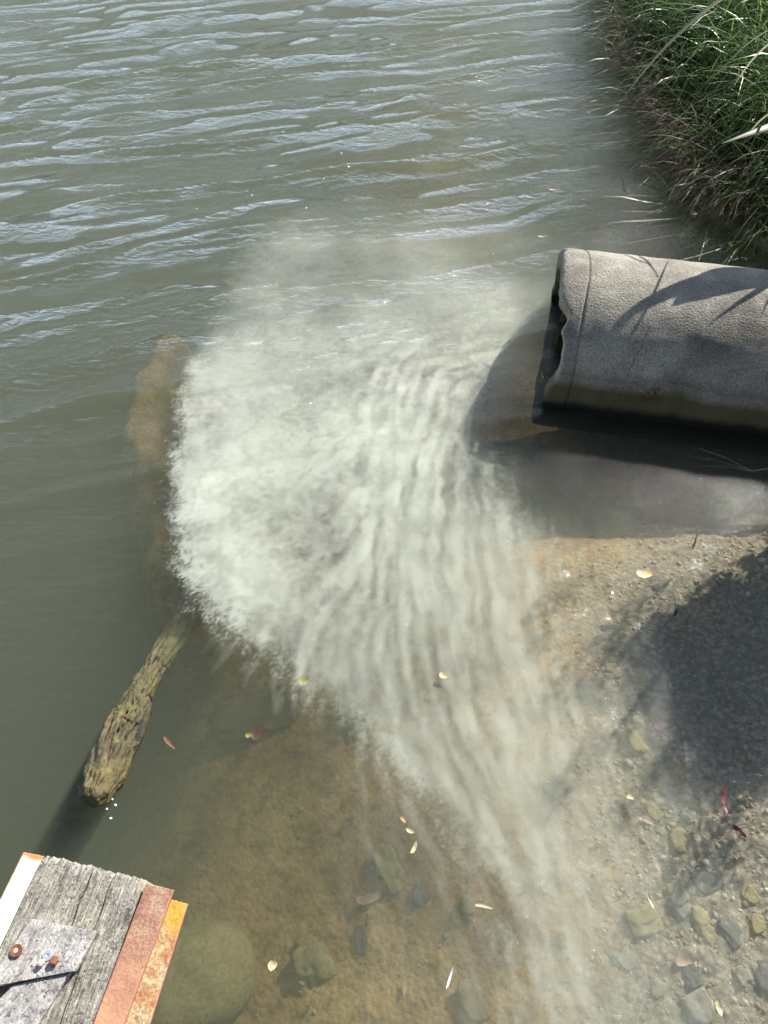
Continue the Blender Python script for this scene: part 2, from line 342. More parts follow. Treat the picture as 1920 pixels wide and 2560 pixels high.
# turbulence: 1 at the billowing left side, 0 where the silt draws out in threads
bill = smooth(.02, -.38, PXX-.10*(PYY-1.4))*smooth(.75, 1.1, PYY)
bill = np.maximum(bill, smooth(1.95, 2.3, PYY)*.8)
ins = inside(PXX, PYY, OUTW); sd = seg_dist(PXX, PYY, OUTW, True); sd = np.where(ins, sd, -sd)
soft = .045+.20*smooth(.1, .55, PXX-.1*PYY)+.16*smooth(1.9, 2.5, PYY)     # edge width
bedp = bed_z(PXX, PYY)
layers_v = []; layers_f = []; layers_d = []; off = 0
for li, (dep, wgt, seed) in enumerate(((.014, .50, 400), (.045, .60, 500), (.085, .75, 600))):
    S = streaks(seed, .26, .20, 24); S2 = streaks(seed+33, .035, .9, 12); Pf = puffs(seed+5, .30)
    S = S*np.clip(.75+.5*S2, .1, 1.8); tex = (S*.85+S2*.15+Pf*.38)*(1-bill)+(S2*.25+Pf*1.0)*bill
    hole = smooth(.18, .60, seg_dist(PXX, PYY, [(.72, 1.74), (1.1, 1.62), (1.9, 1.5)])+.05*Pf*.4); big = fbm(PXX*2.6, PYY*2.6, seed+77, 3); big /= big.std()
    for _ in range(2): tex = (tex*2+np.roll(tex, 1, 0)+np.roll(tex, -1, 0)+np.roll(tex, 1, 1)+np.roll(tex, -1, 1))/6
    wrp = S2*.010+Pf*.018+big*.008
    e = smooth(-.30, 1.0, (sd+wrp)/soft*.8)
    fin = smooth(0, .10, sd+.09+S*.02)*smooth(.14, .0, sd)*np.clip(S*.8, 0, 1.2)*.34*smooth(.3, .0, PXX)*smooth(-.62, -.35, PXX)*smooth(1.5, 1.1, PYY)   # fingers beyond the rim
    mod = np.clip(.85+(.40+.38*(1-bill))*np.tanh(tex*.8)+.24*big, .03, 1.9)
    tail = 1-.22*smooth(1.2, .6, PYY); a = dm*1.12*tail*e*mod+fin*dm
    haze = .085*(1-smooth(.5, .8, PXX)*smooth(1.9, 2.3, PYY))*smooth(-.35, .25, sd+.1*Pf*.3)*smooth(-.4, .5, PXX)*(1+.3*big)
    wide = .07*np.clip(.7+.5*S, 0, 2)*smooth(-.25, .1, PXX+.05*Pf)*smooth(2.4, 2.0, PYY)
    a = np.clip((a+haze+wide)*hole*wgt*1.05, 0, .95)
    a *= smooth(0, .05, PYY-py0)*smooth(0, .35, py1-PYY)*smooth(0, .06, PXX-px0)*smooth(0, .2, px1-PXX)*smooth(0, .12, shore_sd(PXX, PYY))*(1-smooth(.95, 1.05, PXX)*smooth(1.9, 2.3, PYY))
    zz = -np.minimum(dep+.010*fbm(PXX*3, PYY*3, seed+90, 2), np.maximum(-bedp, .004)*(.18+.26*li))
    zz = np.minimum(zz, -.004)
    Vl = np.stack([PXX, PYY, zz], -1).reshape(-1, 3); Fl = grid_faces(*PXX.shape)
    af = a.ravel(); keep = (af[Fl].max(1) > .006); Fl = Fl[keep]
    used = np.unique(Fl); mp_ = np.full(len(Vl), -1); mp_[used] = np.arange(len(used))
    layers_v.append(Vl[used]); layers_f.append(mp_[Fl]+off); layers_d.append(af[used]); off += len(used)
m = M('suspended_silt')
al = m.attr('silt')
di = m.n('BsdfDiffuse', Color=(.77, .785, .70, 1)); ts = m.n('BsdfTranslucent', Color=(.77, .785, .70, 1))
m1 = m.n('MixShader'); m1.inputs[0].default_value = .3; m.t.links.new(di.outputs[0], m1.inputs[1]); m.t.links.new(ts.outputs[0], m1.inputs[2])
t0 = m.n('BsdfTransparent'); m2 = m.n('MixShader'); m.t.links.new(al, m2.inputs[0]); m.t.links.new(t0.outputs[0], m2.inputs[1]); m.t.links.new(m1.outputs[0], m2.inputs[2])
m.t.links.new(m2.outputs[0], m.out.inputs['Surface'])
pl = mesh_np('silt_plume', np.concatenate(layers_v), np.concatenate(layers_f), m.m, attrs={'silt': np.concatenate(layers_d)})
tag(pl, 'pale billowing cloud of silt spreading through the water from the concrete pipe', 'silt cloud', kind='stuff')

# ------------------------------------------------------------------ concrete pipe
R_OUT = .335; R_IN = .265
PD = Vector((.984, -.18, 0)).normalized(); PN = Vector((.18, .984, 0)).normalized()
near_wl = Vector((.580, 1.875, 0))
CZ = .03
pc = near_wl+PN*math.sqrt(R_OUT**2-CZ**2); pc.z = CZ
def pipe_pt(s, a, r):        # s along, a angle from near horizontal going up
    q = pc+PD*s; d = -PN*math.cos(a)+Vector((0, 0, 1))*math.sin(a); return q+d*r
mc = M('weathered_concrete')
p = m_p = mc.pos(); sx, sy, sz = mc.sep(p)[:3]
g = mc.ramp(mc.noise(7, 6, .6, p), [(.3, (.24, .22, .185)), (.7, (.42, .39, .325))])
agg = mc.vor(120, vec=p); agg2 = mc.noise(170, 3, .7, p)
g = mc.mix(1.0, g, mc.ramp(agg2, [(.32, .5), (.68, 1.35)]), 'MULTIPLY')
g = mc.mix(mc.ramp(mc.noise(130, 1, .5, p), [(.72, 0), (.76, .8)]), g, (.62, .58, .50))
g = mc.mix(1.0, g, mc.ramp(mc.noise(2.6, 5, .65, p, .6), [(.35, .62), (.62, 1.18)]), 'MULTIPLY')
zz_ = mc.math('ADD', sz, mc.math('MULTIPLY', mc.math('SUBTRACT', mc.noise(5, 5, .6, p), .5), .10))
damp = mc.ramp(zz_, [(.10, 1), (.145, .0)])
g = mc.mix(mc.math('MULTIPLY', damp, .9), g, mc.mix(mc.noise(14, 4, .6, p), (.050, .046, .018), (.125, .105, .045)))
g = mc.mix(mc.ramp(zz_, [(.02, 1), (.05, .0)]), g, (.018, .017, .011))
band = mc.ramp(mc.math('ABSOLUTE', mc.math('SUBTRACT', zz_, .155)), [(.0, .45), (.03, 0)])
g = mc.mix(band, g, (.09, .08, .07))
rv_ = mc.n('VectorMath', operation='DISTANCE'); mc.t.links.new(p, rv_.inputs[0]); rc = pipe_pt(.36, .25, R_OUT); rv_.inputs[1].default_value = rc
rust = mc.ramp(mc.math('ADD', rv_.outputs['Value'], mc.math('MULTIPLY', mc.noise(30, 3, .6, p), .05)), [(.045, .8), (.075, 0)])
g = mc.mix(mc.math('MULTIPLY', rust, mc.ramp(mc.noise(50, 3, .7, p), [(.4, .1), (.6, .8)])), g, (.07, .022, .014))
bb = mc.bump(mc.math('ADD', agg2, mc.math('MULTIPLY', agg, -.5)), .55, .006)
mc.bsdf(g, .9, bb, .25)
pipe = empty('concrete_pipe', pc)
tag(pipe, 'broken grey concrete pipe with an algae band, lying in the water at the right', 'pipe')
def end_off(a):   # ragged broken mouth: near lower side reaches out, the crown is set back
    aa = np.atleast_1d(a)
    o = .008*np.sin(aa*2+1)+.010*perlin(aa*2.2, aa*0+3.3, 91)+.006*perlin(aa*8, aa*0+1.3, 92)+.005*np.abs(perlin(aa*30, aa*0, 93))
    return o
def bx_(c, w): return np.exp(-((c)/w)**2)
NA = 420; Ls = np.concatenate([np.linspace(0, .2, 90), np.linspace(.22, 2.2, 90)])
ang = np.linspace(-math.pi, math.pi, NA, endpoint=False)
e0 = end_off(ang)+.0*np.cos(ang)+.030*bx_(ang-.55, .28)+.025*bx_(ang-1.0, .12)-.01*bx_(ang-.05, .2)
verts = []; 
def ringv(s, r, extra=0):
    out_ = []
    for i, a in enumerate(ang):
        rr = r+extra
        sh = s+e0[i]*max(0, 1-s/.07)
        groove = -.007*math.exp(-((s-.080-.003*math.sin(a*5))/.004)**2) if r > .3 else 0
        out_.append(pipe_pt(sh, a, rr+groove+(.0016*float(perlin(np.array(s*14.), np.array(a*6.), 95)) if r > .3 else 0))-pc)
    return out_
rings = [ringv(s, R_OUT-(.008*math.exp(-s/.006))) for s in Ls]+[ringv(s, R_IN) for s in Ls[::-1]]
verts = np.array([v for r in rings for v in r]); nr = len(rings)
F = []
i = np.arange(nr)[:, None]; j = np.arange(NA)[None, :]; ii = (i+1) % nr; jj = (j+1) % NA
F = np.stack([i*NA+j, i*NA+jj, ii*NA+jj, ii*NA+j], -1).reshape(-1, 4)
mesh_np('pipe_wall', verts, F, mc.m, pipe)
# dark broken slab of the far wall seen past the mouth
def blob(name, size, loc, mat, parent=None, seed=0, amt=.18, sub=3, rot=(0, 0, 0), freq=2.2, flat=0):
    bm = bmesh.new(); bmesh.ops.create_icosphere(bm, subdivisions=sub, radius=1)
    for v in bm.verts:
        q = v.co.copy()
        q *= 1+amt*mnoise.noise(q*freq*.6+Vector((seed*3.1, 0, 5)))*2+amt*.5*mnoise.noise(q*freq*2+Vector((seed, 9, 1)))
        if flat: 
            for ax in range(3): q[ax] = math.copysign(min(abs(q[ax]), 1-flat*(.3+.3*math.sin(seed*7+ax))), q[ax])
        v.co = Vector((q.x*size[0], q.y*size[1], q.z*size[2]))
    me = bpy.data.meshes.new(name); bm.to_mesh(me); bm.free()
    me.polygons.foreach_set('use_smooth', np.ones(len(me.polygons), dtype=bool)); me.materials.append(mat)
    o = bpy.data.objects.new(name, me); COL.objects.link(o); o.location = loc; o.rotation_euler = rot
    if parent: o.parent = parent
    return o
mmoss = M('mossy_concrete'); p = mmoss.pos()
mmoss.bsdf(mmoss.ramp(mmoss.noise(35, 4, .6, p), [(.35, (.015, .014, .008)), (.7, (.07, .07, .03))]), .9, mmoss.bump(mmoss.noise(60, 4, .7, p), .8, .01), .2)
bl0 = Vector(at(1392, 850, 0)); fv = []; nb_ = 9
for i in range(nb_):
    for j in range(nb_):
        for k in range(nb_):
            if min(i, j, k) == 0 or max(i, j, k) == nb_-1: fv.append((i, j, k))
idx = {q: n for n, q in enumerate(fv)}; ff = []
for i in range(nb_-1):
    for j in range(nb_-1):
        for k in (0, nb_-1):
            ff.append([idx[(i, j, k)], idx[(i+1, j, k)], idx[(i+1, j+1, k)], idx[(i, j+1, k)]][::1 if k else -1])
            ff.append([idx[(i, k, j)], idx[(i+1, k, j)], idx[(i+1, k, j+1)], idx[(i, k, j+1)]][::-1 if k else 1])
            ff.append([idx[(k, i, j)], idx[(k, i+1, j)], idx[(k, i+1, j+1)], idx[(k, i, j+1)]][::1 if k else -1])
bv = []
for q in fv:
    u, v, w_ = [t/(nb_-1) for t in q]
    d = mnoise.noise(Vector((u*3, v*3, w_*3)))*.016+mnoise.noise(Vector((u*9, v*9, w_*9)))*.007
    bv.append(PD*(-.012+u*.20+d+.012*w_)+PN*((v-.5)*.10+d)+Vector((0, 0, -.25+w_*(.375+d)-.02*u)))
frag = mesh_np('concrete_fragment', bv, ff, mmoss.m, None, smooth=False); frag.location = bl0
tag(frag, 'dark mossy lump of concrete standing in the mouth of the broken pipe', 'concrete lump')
# crack line on the near flank
ck = M('crack'); ck.bsdf((.03, .026, .022), 1, None, .1)
cv = []; cf = []; s0 = .245
pts = []
for k in range(40):
    t = k/39; a = .95-t*.85; s = s0+.055*(1-t)+.008*float(perlin(np.array(t*9), np.array(.5), 97))+.004*float(perlin(np.array(t*31), np.array(.5), 98)); pts.append((s, a))
for k, (s, a) in enumerate(pts):
    wd = .0006*(1+.6*math.sin(k*1.7))
    for ds in (-wd, wd): cv.append(pipe_pt(s+ds, a, R_OUT+.0014)-pc)
for k in range(39): cf.append([2*k, 2*k+1, 2*k+3, 2*k+2])
mesh_np('crack', cv, cf, ck.m, pipe)

# ------------------------------------------------------------------ sunken log
LOG = [(222, 2010, .035, .030), (238, 1985, .028, .046), (262, 1940, .006, .060), (285, 1880, -.025, .068), (312, 1820, -.045, .068), (335, 1775, -.06, .054), (355, 1725, -.07, .046), (380, 1680, -.10, .040), (405, 1640, -.13, .042), (440, 1590, -.17, .050), (470, 1530, -.22, .060), (492, 1460, -.27, .068), (500, 1400, -.33, .09)]
LP = [Vector(at(a, b, c)) for a, b, c, _ in LOG]; LR = [r for *_, r in LOG]
mb_ = M('waterlogged_wood'); tcn = mb_.pos()
vc = mb_.ramp(mb_.noise(9, 5, .65, tcn, .5), [(.28, (.035, .027, .010)), (.45, (.10, .078, .027)), (.7, (.23, .175, .065))])
vc = mb_.mix(mb_.ramp(mb_.noise(60, 4, .7, tcn), [(.35, .75), (.55, 0)]), vc, (.05, .04, .018))
vc = mb_.mix(mb_.ramp(mb_.attr('groove'), [(.12, 0), (.45, 1)]), vc, (.012, .01, .008))
vc = mb_.mix(mb_.ramp(mb_.noise(16, 3, .6, tcn), [(.55, 0), (.68, .6)]), vc, (.19, .20, .04))
mb_.bsdf(vc, .35, mb_.bump(mb_.noise(80, 5, .7, tcn), .8, .008), .5)
NS, NR = 190, 90
vv = []; gr = []
cum = np.linspace(0, len(LP)-1, NS)
ax = (LP[-1]-LP[0]).normalized()
for k, c in enumerate(cum):
    i = min(int(c), len(LP)-2); t = c-i; ts_ = t*t*(3-2*t)
    ctr = LP[i].lerp(LP[i+1], t); r = LR[i]*(1-ts_)+LR[i+1]*ts_
    tan = (LP[min(i+2, len(LP)-1)]-LP[max(i-1, 0)]).normalized(); side = tan.cross(Vector((0, 0, 1))).normalized(); up = side.cross(tan)
    if k < 4: r *= (.05, .5, .75, .9)[k]
    for q in range(NR):
        a = 2*math.pi*q/NR; xx = math.cos(a)*3.2; lz = c*.9
        d = mnoise.noise(Vector((xx, math.sin(a)*3.2, lz*1.3)))*.20+mnoise.noise(Vector((xx*3, math.sin(a)*9, lz*1.5)))*.13+mnoise.noise(Vector((xx*8, math.sin(a)*24, lz*6)))*.07
        g_ = 0
        if math.sin(a) > 0 and 3.0 < c < 5.4:
            w1 = mnoise.noise(Vector((math.cos(a)*9+c*.7, 3.3, c*.45))); g_ = max(0, 1-abs(w1)/.14)*min(1, (c-3.0)*2, (5.4-c)*2)
        if 5.5 < c < 7.5: g_ = max(g_, max(0, 1-abs(mnoise.noise(Vector((math.cos(a)*2.5, 8, c*1.8))))/.09))
        d -= .40*g_
        vv.append(ctr+side*math.cos(a)*r*(1+d)*.82+up*math.sin(a)*r*(.8+d)); gr.append(g_)
F = []
i = np.arange(NS-1)[:, None]; j = np.arange(NR)[None, :]; jj = (j+1) % NR
F = np.stack([i*NR+j, i*NR+jj, (i+1)*NR+jj, (i+1)*NR+j], -1).reshape(-1, 4)
base = LP[3]
lg = mesh_np('sunken_log', np.array([v-base for v in vv]), F, mb_.m, None, attrs={'groove': gr}); lg.location = base
tag(lg, 'slimy waterlogged log with a split grooved end just breaking the surface', 'log')
# a loose splinter at the log's head
spl = blob('splinter', (.008, .022, .006), Vector(at(205, 1985, .02))-base, mb_.m, lg, 4, .3, 2, (0, .3, .6))
spl2 = blob('splinter', (.007, .018, .006), Vector(at(285, 1965, .02))-base, mb_.m, lg, 6, .3, 2, (0, .1, -.5))

# ------------------------------------------------------------------ jetty beam in the lower left corner
BZ = .60
def bp(px, py, z=BZ): return Vector(at(px, py, z))
def zoomp(x, y): return (x*.3134, 2100+y*.3134)
def ext(p0, p1, k): return (p0[0]+(p1[0]-p0[0])*k, p0[1]+(p1[1]-p0[1])*k)
beam = empty('jetty_beam', bp(235, 2300)); BO = beam.location.copy()
tag(beam, 'weathered timber beam end sandwiched between rusty steel channels above the water', 'beam')
def slab(name, quad, z1, z0, mat, parent, nu=30, nv=90, topfn=None, endfn=None, attr=None, label=None):
    """quad px corners: far-left, far-right, near-right, near-left; u across, v along from the far end"""
    A, B, C_, D = [bp(*q, z1) for q in quad]
    us = np.linspace(0, 1, nu); vs_ = np.linspace(0, 1, nv)**1.15
    U, Vv = np.meshgrid(us, vs_, indexing='ij')
    e = endfn(us)[:, None]*(1-Vv) if endfn else 0
    Vq = Vv+e
    P = lambda k: (A[k]*(1-U)+B[k]*U)*(1-Vq)+(D[k]*(1-U)+C_[k]*U)*Vq
    x, y = P(0), P(1); zt = np.full_like(x, z1)
    if topfn is not None: zt = zt+topfn(U, Vv, x, y)
    top = np.stack([x, y, zt], -1).reshape(-1, 3)
    bot = top.copy(); bot[:, 2] = z0
    n_ = nu*nv; f = [grid_faces(nu, nv), grid_faces(nu, nv, n_)[:, ::-1]]
    rg = np.array([i*nv for i in range(nu)]+[(nu-1)*nv+j for j in range(1, nv)]+[i*nv+nv-1 for i in range(nu-2, -1, -1)]+[j for j in range(nv-2, 0, -1)])
    r2 = np.roll(rg, -1); f.append(np.stack([rg, rg+n_, r2+n_, r2], -1))
    V_ = np.concatenate([top, bot])-np.array(BO)
    uu = np.concatenate([U.ravel(), U.ravel()]); v2 = np.concatenate([Vv.ravel(), Vv.ravel()])
    at_ = {'u': uu, 'v': v2}
    o = mesh_np(name, V_, np.concatenate(f), mat, parent, smooth=False, attrs=at_)
    if label: o['label'] = label
    return o
def wood(name, dark, light, lich):
    m = M(name); u = m.attr('u'); v = m.attr('v'); cb = m.n('CombineXYZ'); m.set(cb.inputs[0], m.math('MULTIPLY', u, 1.0)); m.set(cb.inputs[1], m.math('MULTIPLY', v, .17)); vec = cb.outputs[0]
    p = m.pos()
    g1 = m.noise(38, 6, .7, vec, .6); g2 = m.noise(9, 4, .6, vec, .3)
    c = m.ramp(g1, [(.32, dark), (.52, tuple((a+b)/2 for a, b in zip(dark, light))), (.68, light)])
    c = m.mix(1.0, c, m.ramp(m.noise(34, 5, .7, p), [(.34, .45), (.52, 1.0), (.7, 1.2)]), 'MULTIPLY')
    sp = m.ramp(m.noise(210, 4, .75, p), [(.50, 0), (.60, 1)]); area = m.ramp(m.noise(26, 3, .6, p), [(.38, .15), (.6, 1)])
    c = m.mix(m.math('MULTIPLY', m.math('MULTIPLY', sp, area), lich), c, (.62, .59, .40))
    c = m.mix(m.math('MULTIPLY', m.ramp(m.noise(160, 4, .75, p), [(.52, 0), (.62, .8)]), m.ramp(m.noise(20, 3, .6, p), [(.42, .1), (.58, 1)])), c, (.05, .045, .03))
    fine = m.noise(90, 3, .7, m.n('TexCoord').outputs['Object'])
    h = m.math('ADD', m.math('MULTIPLY', g1, 1.4), m.math('MULTIPLY', m.noise(300, 3, .7, p), .6))
    m.bsdf(c, .9, m.bump(h, .9, .004), .2); return m.m
W1 = wood('grey_timber', (.10, .09, .075), (.62, .58, .52), .85)
W2 = wood('bleached_timber', (.42, .39, .375), (.90, .86, .82), .35)
def rag(seed, amp): return lambda us: amp*(.6*perlin(us*9, us*0+.4, seed)+.7*perlin(us*37, us*0+.4, seed+1)+.7*perlin(us*90, us*0+.4, seed+2))
def timber_top(U, Vv, x, y):
    g = .0016*fbm(U*26, Vv*5, 120, 4, .6)
    cr1 = -.012*np.exp(-((U-.49-.05*Vv+.012*perlin(Vv*9, U*0, 121))/.008)**2)
    cr2 = -.008*np.exp(-((U-.70-.04*Vv+.01*perlin(Vv*8, U*0, 122))/.007)**2)
    return g+cr1+cr2-.004*np.exp(-Vv/.01)
tl, trr = (110, 2138), (360, 2201); bl, br = ext(tl, (0, 2372), 2.6), ext(trr, (235, 2560), 1.7)
slab('timber', [tl, trr, br, bl], BZ, BZ-.16, W1, beam, 260, 420, timber_top, rag(130, .012))
def flat_top(s, a=.0006): return lambda U, Vv, x, y: a*fbm(x*60, y*60, s, 4)
def rustmat(name, cols, scale, hi=None):
    m = M(name); p = m.pos()
    c = m.ramp(m.noise(scale, 6, .62, p, .4), cols)
    c = m.mix(m.ramp(m.noise(220, 3, .7, p), [(.42, .5), (.6, 0)]), c, (.14, .035, .012))
    ed = m.math('ABSOLUTE', m.math('SUBTRACT', m.attr('u'), .5))
    if name == 'red_rust': c = m.mix(m.ramp(m.math('ADD', m.attr('v'), m.math('MULTIPLY', m.noise(24, 3, .6, p), .3)), [(.35, 0), (.75, .65)]), c, (.66, .34, .18))
    if hi: c = m.mix(m.math('MULTIPLY', m.ramp(m.math('ADD', m.attr('v'), m.math('MULTIPLY', m.noise(30, 3, .6, p), .25)), hi[0]), m.ramp(m.noise(160, 3, .6, p), [(.36, .25), (.55, 1)])), c, hi[1])
    c = m.mix(m.ramp(ed, [(.455, 0), (.49, .8)]), c, (.46, .20, .13))
    m.bsdf(c, .62, m.bump(m.noise(150, 4, .7, p), .5, .003), .5); return m.m
RUST = rustmat('red_rust', [(.30, (.22, .11, .095)), (.46, (.36, .19, .155)), (.56, (.46, .26, .17)), (.7, (.52, .38, .25))], 22)
ORNG = rustmat('orange_rust', [(.30, (.30, .15, .10)), (.43, (.55, .30, .13)), (.52, (.62, .50, .28)), (.66, (.50, .46, .34))], 26, ([(.06, 0), (.09, 1), (.26, 1), (.34, 0)], (.60, .34, .02)))
m = M('white_paint_rusting'); p = m.pos(); ed = m.math('ABSOLUTE', m.math('SUBTRACT', m.attr('u'), .5))
c = m.mix(m.ramp(m.noise(60, 4, .6, p), [(.66, 0), (.72, 1)]), (.80, .77, .66), (.50, .22, .06))
c = m.mix(m.ramp(m.math('ADD', m.attr('v'), m.math('MULTIPLY', m.noise(80, 3, .6, p), .05)), [(.035, 1), (.06, 0)]), c, (.55, .24, .09))
c = m.mix(m.ramp(m.math('SUBTRACT', m.math('MULTIPLY', m.noise(70, 3, .6, p), .14), m.attr('u')), [(.0, 0), (.06, 1)]), c, (.52, .22, .08))
m.bsdf(c, .55, None, .4); WHT = m.m
q0, q1 = (366, 2208), (434, 2225)
n0, n1 = ext(q0, (232, 2560), 1.7), ext(q1, (309, 2560), 1.7)
ch = empty('steel_channel'); ch.parent = beam; ch['label'] = 'dark red rusted steel channel beside the timber'
slab('top_flange', [q0, q1, n1, n0], BZ+.004, BZ-.004, RUST, ch, 20, 120, flat_top(141), rag(140, .002))
slab('web', [(368, 2211), (376, 2213), ext((376, 2213), (246, 2560), 1.7), ext((368, 2211), (236, 2560), 1.7)], BZ-.0042, BZ-.16, RUST, ch, 3, 30)
q0, q1 = (424, 2248), (469, 2260)
n0, n1 = ext(q0, (300, 2560), 1.7), ext(q1, (374, 2560), 1.7)
ch2 = empty('steel_channel'); ch2.parent = beam; ch2['label'] = 'outer steel channel crusted with orange rust and lichen'
slab('top_flange', [q0, q1, n1, n0], BZ-.012, BZ-.020, ORNG, ch2, 20, 120, flat_top(151, .0012), rag(150, .004))
slab('web', [(428, 2262), (434, 2264), ext((434, 2264), (302, 2580), 1.7), ext((428, 2262), (296, 2580), 1.7)], BZ-.0202, BZ-.045, ORNG, ch2, 3, 30)
q0, q1 = (58, 2130), (107, 2140)
n0, n1 = ext(q0, (-50, 2350), 2.4), ext(q1, (-4, 2372), 2.4)
ch3 = empty('steel_channel'); ch3.parent = beam; ch3['label'] = 'white painted steel channel with rusty edges'
slab('top_flange', [q0, q1, n1, n0], BZ-.010, BZ-.018, WHT, ch3, 20, 80, None, rag(160, .003))
slab('web', [(92, 2138), (103, 2140), ext((103, 2140), (-8, 2372), 2.4), ext((92, 2138), (-19, 2372), 2.4)], BZ-.0182, BZ-.16, WHT, ch3, 3, 30)
# raised cap boards
def captop(seed): return lambda U, Vv, x, y: .0012*fbm(U*20, Vv*5, seed, 4, .6)-.004*np.exp(-((U-.30)/.012)**2)
slab('cap_board', [(78, 2298), (237, 2328), (182, 2428), (-40, 2470)], BZ+.022, BZ-.002, W2, beam, 120, 120, captop(171), rag(170, .010), label='pale split cap board with bolts')
slab('cap_board', [(34, 2462), (171, 2433), (40, 2640), (-200, 2700)], BZ+.016, BZ-.002, W2, beam, 120, 120, captop(181), rag(180, .006), label='pale lower cap board without bolts')
BR = rustmat('bolt_rust', [(.3, (.12, .04, .02)), (.5, (.30, .11, .05)), (.7, (.45, .18, .08))], 60)
m = M('zinc_washer'); m.bsdf((.62, .68, .76), .35, None, .5, .5); ZN = m.m
m = M('pale_bolt'); m.bsdf((.62, .50, .40), .6, None, .4); PB = m.m
def lathe(name, prof, loc, mat, parent, tilt=(0, 0, 0), n=20):
    vs_ = []; f = []
    for r, z in prof:
        for k in range(n): vs_.append((r*math.cos(2*math.pi*k/n), r*math.sin(2*math.pi*k/n), z))
    for i in range(len(prof)-1):
        for k in range(n): f.append([i*n+k, i*n+(k+1) % n, (i+1)*n+(k+1) % n, (i+1)*n+k])
    if prof[-1][0] > 0: f.append([(len(prof)-1)*n+k for k in range(n)])
    vs_ = [(a_*.85, b__*.85, c__*.8) for a_, b__, c__ in vs_]
    o = mesh_np(name, vs_, f, mat, parent, smooth=False, attrs={'u': [.5]*len(vs_), 'v': [.5]*len(vs_)}); o.location = Vector(loc)-BO; o.rotation_euler = tilt; return o
zt = BZ+.022
lathe('washer', [(.011, 0), (.0115, .003), (.0105, .005), (.0052, .005), (.0050, .0)], bp(42, 2377, zt+.001), BR, beam)['label'] = 'rusty ring washer'
lathe('bolt', [(.0045, 0), (.0045, .006), (.003, .0065)], bp(42, 2377, zt), PB, beam)
lathe('washer', [(.0092, 0), (.0096, .0015), (.009, .002), (.0030, .002), (.0028, 0)], bp(119, 2388, zt+.001), ZN, beam)['label'] = 'bright zinc washer'
lathe('bolt', [(.0062, -.004), (.0064, .009), (.0050, .012), (.002, .013)], bp(105, 2407, zt), PB, beam, (.15, .1, 0), 6)['label'] = 'pale bolt head'
lathe('bolt', [(.0082, -.004), (.0086, .009), (.0066, .013), (.002, .014)], bp(136, 2404, zt), BR, beam, (-.1, .2, 0), 6)['label'] = 'rusty bolt head'

